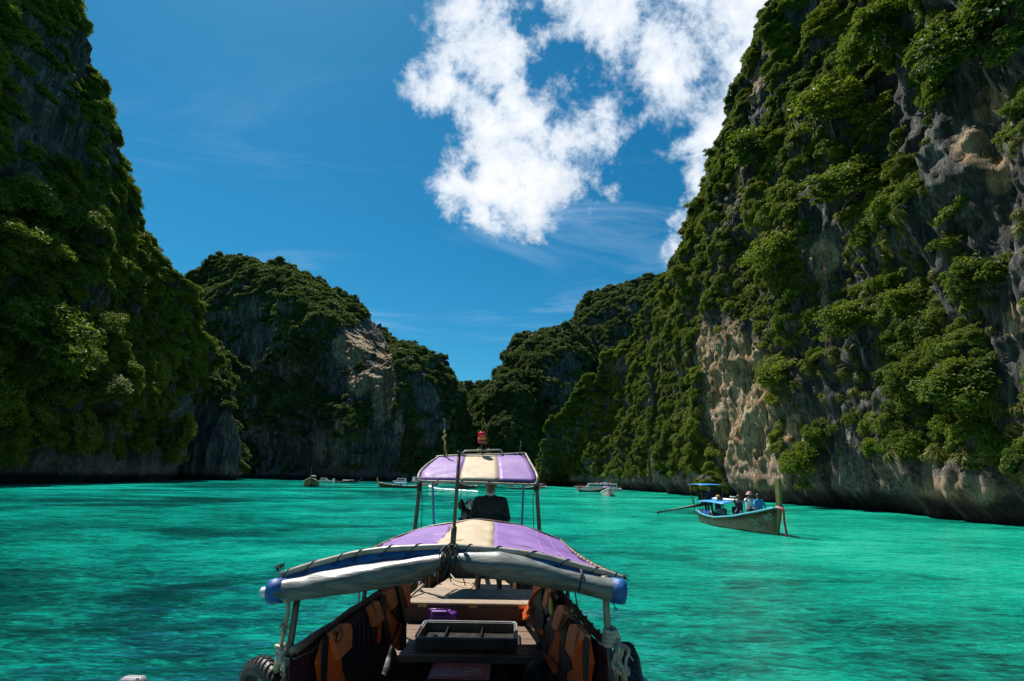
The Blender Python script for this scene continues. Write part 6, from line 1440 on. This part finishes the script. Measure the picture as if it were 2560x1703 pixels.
p5 = person('person in bright blue long sleeved shirt seen from behind at the bow', onboat(nL * .83, -.05, 1.02), .15, pose(SIT, chest=(0, .06, .42), ha_l=(-.26, -.06, .12), el_l=(-.30, -.05, .34), ha_r=(.30, -.02, .12), el_r=(.30, 0, .34)), (BSHIRT, CHAR), 1.0, .016)
p6 = person('boatman in dark clothes and teal scarf standing under the upper blue roof', onboat(nL * .10, .05, .50), math.pi - .3, STAND, (NAVY, CHAR), .93, .018, hat=('cap', pmat('teal_scarf', (.04, .22, .22), .8), None))
for (x, lab) in ((nL * .53, 'left'), (nL * .655, 'right')):
    bx = MB(); bx.grid([[onboat(x + (i - 3) * .12, .45 - .04 * math.sin(i), .50 + .22 * k / 3) for i in range(7)] for k in range(4)], thick=.03)
    tag(bx.build('striped_cloth', pmat('striped_red_cloth', (.32, .03, .03), .8, var=.9, scale=14, stretch=(1, 1, .1), col2=(.05, .02, .08)), None, True), 'red and purple striped cloth inside the green boat, %s of the navy shirt man' % lab, 'cloth')
ct = MB(); ct.grid([[onboat(nL * lerp(.14, .30, i / 6), -.70 + .03 * math.sin(i * 2), .55 + .30 * k / 3) for i in range(7)] for k in range(4)], thick=.02); tag(ct.build('blue_side_sheet', pmat('royal_blue_sheet', (.01, .10, .42), .6, bump=.3), None, True), 'royal blue sheet along the inside of the green boat near its stern', 'sheet')
pole_ = MB(); pole_.tube([onboat(-.05, -.55, .5), onboat(-.12, -.58, 1.5), onboat(-.20, -.55, 1.55)], .022, 6); tag(pole_.build('bent_pole', GREASE, None, True), 'bent dark pole at the stern of the green boat', 'pole')

# ---- distant craft ---------------------------------------------------
def dst(px, py, L, ang, dpx=0):
    """water point under the pixel; ang = heading in plan, 0 = to the right, 90 = away"""
    c = PZ(px, py); d = V3(math.cos(R(ang)), math.sin(R(ang)), 0); return c + d * L / 2, c - d * L / 2
DG = pmat('dark_green_hull', (.012, .085, .028), .5, var=.3); DB = pmat('dark_brown_hull', (.05, .028, .02), .5, var=.3); WG = pmat('pale_trim', (.6, .58, .5), .5); YP = pmat('yellow_prow', (.62, .47, .03), .6, var=.3, dirt=(.1, .25, .1)); RED = pmat('red_paint', (.50, .04, .02), .45, var=.2); PW = pmat('pinkish_white_hull', (.62, .50, .50), .5, var=.2)
def crew(e, L, n, seed, zs=.55):
    rs = random.Random(seed); cols = [(.6, .1, .06), (.7, .7, .68), (.05, .1, .3), (.1, .35, .12), (.7, .35, .1), (.05, .05, .06)]
    names = ['red', 'white', 'blue', 'green', 'orange', 'black']
    for k in range(n):
        i = rs.randrange(6); x = L * lerp(.42, .82, (k + .5) / n)
        F = Fig(); F.cap('s', V3(0, 0, .12), V3(0, .02, .5), .15, .16, 8); F.cap('s', V3(-.17, 0, .5), V3(.17, 0, .5), .07, n=8)
        F.cap('s', V3(-.2, 0, .48), V3(-.24, .16, .24), .055, .045, 6); F.cap('s', V3(.2, 0, .48), V3(.24, .16, .24), .055, .045, 6); G = Fig(); G.ell('h', V3(0, .05, .74), (.085, .10, .12), n=8); G.cap('h', V3(0, .02, .55), V3(0, .04, .66), .055, n=6); G.cap('h', V3(-.24, .16, .24), V3(-.12, .3, .2), .04, .03, 6); G.cap('h', V3(.24, .16, .24), V3(.12, .3, .2), .04, .03, 6)
        q = Fig(); q.cap('p', V3(-.09, 0, .1), V3(-.12, .42, .14), .09, .07, 8); q.cap('p', V3(.09, 0, .1), V3(.12, .42, .14), .09, .07, 8); q.cap('p', V3(-.12, .44, .12), V3(-.12, .46, -.3), .06, .05, 8); q.cap('p', V3(.12, .44, .12), V3(.12, .46, -.3), .06, .05, 8)
        pe = empty('person', sub(e, x, rs.uniform(-.25, .25), zs), 'passenger', 'person', 'passengers on the distant boats'); pe.rotation_euler = (0, 0, rs.uniform(0, 6.28)); pe.scale = e.scale
        fuse('body', G.L['h'], SKIN, .03, pe); fuse('shirt', F.L['s'], pmat('shirt_%s' % names[i], cols[i], .8), .03, pe); fuse('trousers', q.L['p'], CHAR, .03, pe)
        ordn = ['', 'frontmost', 'second', 'third', 'fourth', 'fifth', 'sixth'][n - k]; pe['label'] = '%s passenger in %s on the %s' % (ordn, names[i], e['_short'])
def named(e, short): e['_short'] = short; return e
def DL(short, label, px, py, L, ang, cols, **kw):
    k = kw.pop('k', 1.0); bw, st_ = dst(px, py, L * k, ang); e, hp_, LL = longtail(label, bw, st_, cols, L=L, fine=False, k=k, **kw); return named(e, short)
b1_ = DL('green boat coming head on', 'green longtail boat with white roof coming head on, left of the bay', 778, 1215, 12, -72, (DG, WG, INN, DG), canopy=(.25, .62, 1.35, .75, WG, TUBE_B), upper=(.05, .2, 1.95, .6, WHITE, TUBE_B), prow=(3.9, .45, .15), sash=(YP, RED), beam=3.4, sheer=1.3); crew(b1_, 10.5, 2, 1, .7)
b2_ = DL('blue roofed boat with yellow prow', 'dark longtail boat with blue roof and yellow prow, left of the small canopy', 998, 1219, 13.0, 173, (pmat('olive_dark', (.035, .05, .02), .5), WG, INN, YP), canopy=(.30, .62, 1.35, .8, SKYB, TUBE_B), prow=(2.8, .35, .45), sash=(YP, pmat('orange_sash', (.6, .18, .05), .7)), sheer=1.1, k=.68); crew(b2_, 13, 5, 2)
b3_ = DL('brown boat with pale roof', 'dark brown longtail boat with pale roof lying under the big mountain', 868, 1206, 15.0, 4, (DB, pmat('dark_trim', (.12, .06, .04), .5), INN, PW), canopy=(.3, .62, 1.3, .8, WHITE, TUBE_B), upper=(.62, .78, 1.4, .6, SKYB, TUBE_B), prow=(2.6, .22, .7), sheer=1.0, k=.5); crew(b3_, 15, 3, 3)
b4_ = DL('small pale boat under the buttress', 'small pinkish white boat below the narrow rock buttress, far left', 558, 1198.5, 9.0, -50, (PW, WG, INN, PW), canopy=(.2, .5, 1.2, .7, DB, TUBE_B), prow=(1.5, .25, .1), k=.7); crew(b4_, 8, 2, 4)
b5_ = DL('small green boat with yellow prow', 'small green longtail boat with yellow prow in front of the white ferry', 1480, 1230, 9.0, 20, (DG, WG, INN, YP), canopy=None, prow=(2.4, .3, .1), sash=(YP, YP), k=.62); crew(b5_, 9, 1, 5)
b6_ = DL('white longtail in front of the ferry', 'white longtail boat pointing at us, right in front of the ferry', 1519, 1239, 9.5, -96, (PW, WHITE, INN, DB), canopy=(.2, .55, 1.3, .75, pmat('mauve_tarp', (.35, .22, .45), .6), TUBE_B), upper=(.02, .16, 2.0, .6, SKYB, TUBE_B), prow=(1.6, .25, .1), beam=2.2, sash=(RED, PW), k=.9); crew(b6_, 9.5, 4, 6)
b7_ = DL('dark boat under the canopy edge', 'dark longtail boat with pinkish flag seen beneath the small canopy, left of the helmsman', 1166, 1222, 9.0, -110, (DB, WG, INN, DB), canopy=(.2, .5, 1.2, .7, pmat('wine_tarp', (.25, .05, .10), .6), TUBE_B), prow=(1.5, .25, .1), sash=(PW, RED)); crew(b7_, 9, 3, 7)
b8_ = DL('orange and blue boat', 'orange hulled boat with blue roof between the left posts of the small canopy', 1071, 1214, 9.5, -30, (pmat('orange_hull', (.55, .16, .07), .5, var=.3), WG, INN, RED), canopy=(.2, .55, 1.25, .7, SKYB, TUBE_B), prow=(1.6, .25, .1), k=.65); crew(b8_, 9.5, 2, 8)
b9_ = DL('dark boat behind the right blue post', 'dark longtail boat with white bow behind the right blue post', 1310, 1224, 9.5, 15, (DB, WG, INN, WHITE), canopy=(.25, .5, 1.3, .7, BLUE_T, TUBE_B), prow=(1.7, .25, .1), beam=1.9, k=.6); crew(b9_, 9.5, 3, 9)
b10_ = DL('white and purple boat by the right post', 'white boat with purple cloth just right of the dark right post', 1350, 1221, 8.0, -120, (PW, WHITE, INN, DB), canopy=(.25, .55, 1.3, .7, pmat('purple_roof', (.35, .14, .42), .6), TUBE_B), prow=(1.5, .25, .1), sash=(RED, RED), k=.75); crew(b10_, 8, 2, 10)
GLASS = pmat('dark_boat_glass', (.02, .035, .045), .12, var=.1, bump=0)
def cruiser(short, label, px, py, L, ang, red=False, decks=1, H=1.0, k=1.0, hullm=WHITE):
    bw, st_ = dst(px, py, L * k, ang); d = bw - st_; e = empty('motor_boat', V3(st_.x, st_.y, 0), label, 'boat', 'motor boats in the lagoon'); e.rotation_euler = (0, 0, math.atan2(d.y, d.x)); e['_short'] = short; e.scale = (k,) * 3
    b = L * .12; secs = []
    for u in np.linspace(0, 1, 12):
        w = b * (1 - max(0, (u - .5) / .5) ** 2.2 * .96); zt_ = H * (1.0 + .45 * u ** 2.5); row = []
        for k in range(-3, 4):
            f, g = [(0, 0), (.7, .1), (.9, .45), (1, 1)][abs(k)]; row.append(V3(u * L + g * .06 * L * u ** 5, (1 if k >= 0 else -1) * w * f, lerp(-.3, zt_, g)))
        secs.append(row)
    mb = MB(); mb.grid(secs, thick=.06); mb.grid([[r_[0] - V3(0, -.02, .05), r_[6] - V3(0, .02, .05)] for r_ in secs], thick=.05); local(mb, 'hull', hullm, e)
    if red:
        for sg in (0, 6):
            mb = MB(); rowz = []
            for i in range(4, 12):
                q = secs[i][sg]; q2 = secs[i][1 if sg == 0 else 5]; off = V3(0, -.05 if sg == 0 else .05, 0); rowz.append([q.lerp(q2, .12) + off, q.lerp(q2, .12 + .45 * (i - 3) / 8) + off])
            mb.grid(rowz, thick=.03); local(mb, 'red_bow_stripe', RED, e)
    for dk in range(decks):
        x0, x1 = L * (.10 + .04 * dk), L * (.80 - .22 * dk); z0 = H * 1.08 + dk * 2.1; h = 1.9 if not dk else 1.5
        mb = MB(); mb.hexa([V3(x0, -b * .85, z0), V3(x1, -b * .85, z0), V3(x1, b * .85, z0), V3(x0, b * .85, z0)], [V3(x0, -b * .78, z0 + h), V3(x1 - h * .8, -b * .78, z0 + h), V3(x1 - h * .8, b * .78, z0 + h), V3(x0, b * .78, z0 + h)]); cb = local(mb, 'cabin', WHITE, e, bevel=.06)
        mb = MB(); mb.box(((x0 + x1) / 2 - .5, 0, z0 + h + .06), (x1 - x0 - h * .5, b * 1.75, .10)); local(mb, 'cabin_roof', WHITE, e, bevel=.03)
        nwin = max(3, int((x1 - x0) / 1.7))
        for sg in (-1, 1):
            for k in range(nwin):
                xa = lerp(x0 + .3, x1 - h * .8 - .3, k / nwin); xb = lerp(x0 + .3, x1 - h * .8 - .3, (k + 1) / nwin) - .22; mb = MB()
                mb.hexa([V3(xa, sg * b * .835 - .03, z0 + h * .35), V3(xb, sg * b * .835 - .03, z0 + h * .35), V3(xb, sg * b * .835 + .03, z0 + h * .35), V3(xa, sg * b * .835 + .03, z0 + h * .35)], [V3(xa, sg * b * .80 - .03, z0 + h * .8), V3(xb, sg * b * .80 - .03, z0 + h * .8), V3(xb, sg * b * .80 + .03, z0 + h * .8), V3(xa, sg * b * .80 + .03, z0 + h * .8)]); local(mb, 'window', GLASS, cb)
    if red:
        zr = H * 1.08 + 2.1 * decks
        for k in range(4):
            mb = MB(); mb.tube([V3(L * (.22 + .1 * k), -.3, zr + .2), V3(L * (.22 + .1 * k) + 1.0, -.3, zr + .2)], .28, 10); local(mb, 'life_raft', RED if k != 1 else pmat('orange_paint', (.7, .2, .05), .5), e, smooth_=True)
        mb = MB(); mb.tube([V3(L * .12, 0, zr), V3(L * .12, 0, zr + 2.2)], .05, 6); local(mb, 'mast', TUBE_B, e)
        mb = MB()
        for sg in (-1, 1):
            mb.tube([V3(L * u, sg * b * (.95 if u < .6 else .5), H * (1.5 + .4 * u)) for u in (.0, .3, .6, .85, .98)], .03, 5)
        local(mb, 'railing', RED, e)
    return e
cruiser('ferry', 'white two deck ferry with red bow, anchored under the wooded cliff on the right', 1497, 1227, 22.0, 172, True, 1, 1.35, .44)
cruiser('white speedboat', 'white speedboat under the big mountain, right of the green boat', 812, 1204, 9.0, 10, False, 1, .8, .42)
cruiser('small white launch', 'small white launch beside the dark brown longtail boat', 834, 1204.5, 7.0, -60, False, 1, .6, .4)
cruiser('white cruiser', 'white cruiser behind the blue roofed longtail boat', 1000, 1207, 10.0, 170, False, 1, 1.0, .5)
cruiser('white cruiser by the canopy', 'white cabin cruiser partly behind the left corner of the small canopy', 1046, 1208, 10.0, 60, False, 1, 1.1, .65)
cruiser('white cruiser behind the helmsman', 'long white boat seen beneath the front edge of the small canopy', 1120, 1211, 14.0, 175, False, 1, 1.0, .5)
# white wake of the orange boat
mb = MB(); wk = [PZ(1072, 1219), PZ(1100, 1224), PZ(1140, 1226.5), PZ(1170, 1229), PZ(1195, 1231)]; rs = random.Random(5)
rows = []
for i in range(30):
    t_ = i / 29 * 4; k = min(3, int(t_)); q = wk[k].lerp(wk[k + 1], t_ - k); w = .15 + .2 * rs.random() + .25 * (1 - i / 29); rows.append([q + V3(0, -w, .10), q + V3(0, -w * .3, .16 + .12 * rs.random() + (.35 if i < 3 else 0)), q + V3(0, w * .3, .16 + .10 * rs.random()), q + V3(0, w, .10)])
mb.grid(rows); tag(mb.build('wake_foam', pmat('white_foam', (.75, .82, .82), .8, var=.1, bump=.5), None, True), kind='stuff', label='thin white wake trailing the orange hulled boat', cat='wake')

# ================================================================== ROCK OUTCROP AT THE FOOT OF THE RIGHT CLIFF
def outcrop(px, py, w_px, h_px, label, seed):
    c = PZ(px, py); w = w_px / FOC * c.y; h = h_px / FOC * c.y; bm = bmesh.new(); bmesh.ops.create_icosphere(bm, subdivisions=6, radius=1.0)
    co = np.array([v.co[:] for v in bm.verts]); n = co / np.linalg.norm(co, axis=1)[:, None]
    r_ = 1 + .22 * fbm(n * 1.6 + seed, 3) - .16 * fbm(n * np.array((1, 1, .5)) * 4 + seed, 3, ridged=True) - .06 * fbm(n * 11 + seed, 3, ridged=True)
    co = n * r_[:, None] * np.array((w / 2, w / 2.4, h)); co *= (1 - .35 * np.exp(-((co[:, 2] - .2) / 1.0) ** 2))[:, None] * np.array((1, 1, 0)) + np.array((0, 0, 1))
    co[:, 2] += -.1
    for v, q in zip(bm.verts, co): v.co = q
    me = bpy.data.meshes.new('rock'); bm.to_mesh(me); bm.free(); me.materials.append(ROCK); shade(me)
    o = bpy.data.objects.new('rock_outcrop', me); COL.objects.link(o); o.location = (c.x, c.y + 1.0, 0); tag(o, label, 'rock')
    P_ = co + np.array(o.location); ok = (co[:, 2] > h * .35) & (fbm(co / 1.4 + seed, 2) > .02); idx = np.nonzero(ok)[0]; rs = np.random.default_rng(seed); pk = rs.choice(idx, 150); m_ = len(pk)
    rad = rs.uniform(.25, .8, m_); rot = frames(n[pk], .5, rs, m_); scatter('outcrop_foliage', P_[pk], rot, np.stack([rad] * 3, 1), BUSHES, 'small bright shrubs growing on the grey rock outcrop behind the green boat', 'foliage', 6)
outcrop(1782, 1252, 88, 66, 'rounded grey rock outcrop with shrubs at the cliff foot behind the green boat', 3)
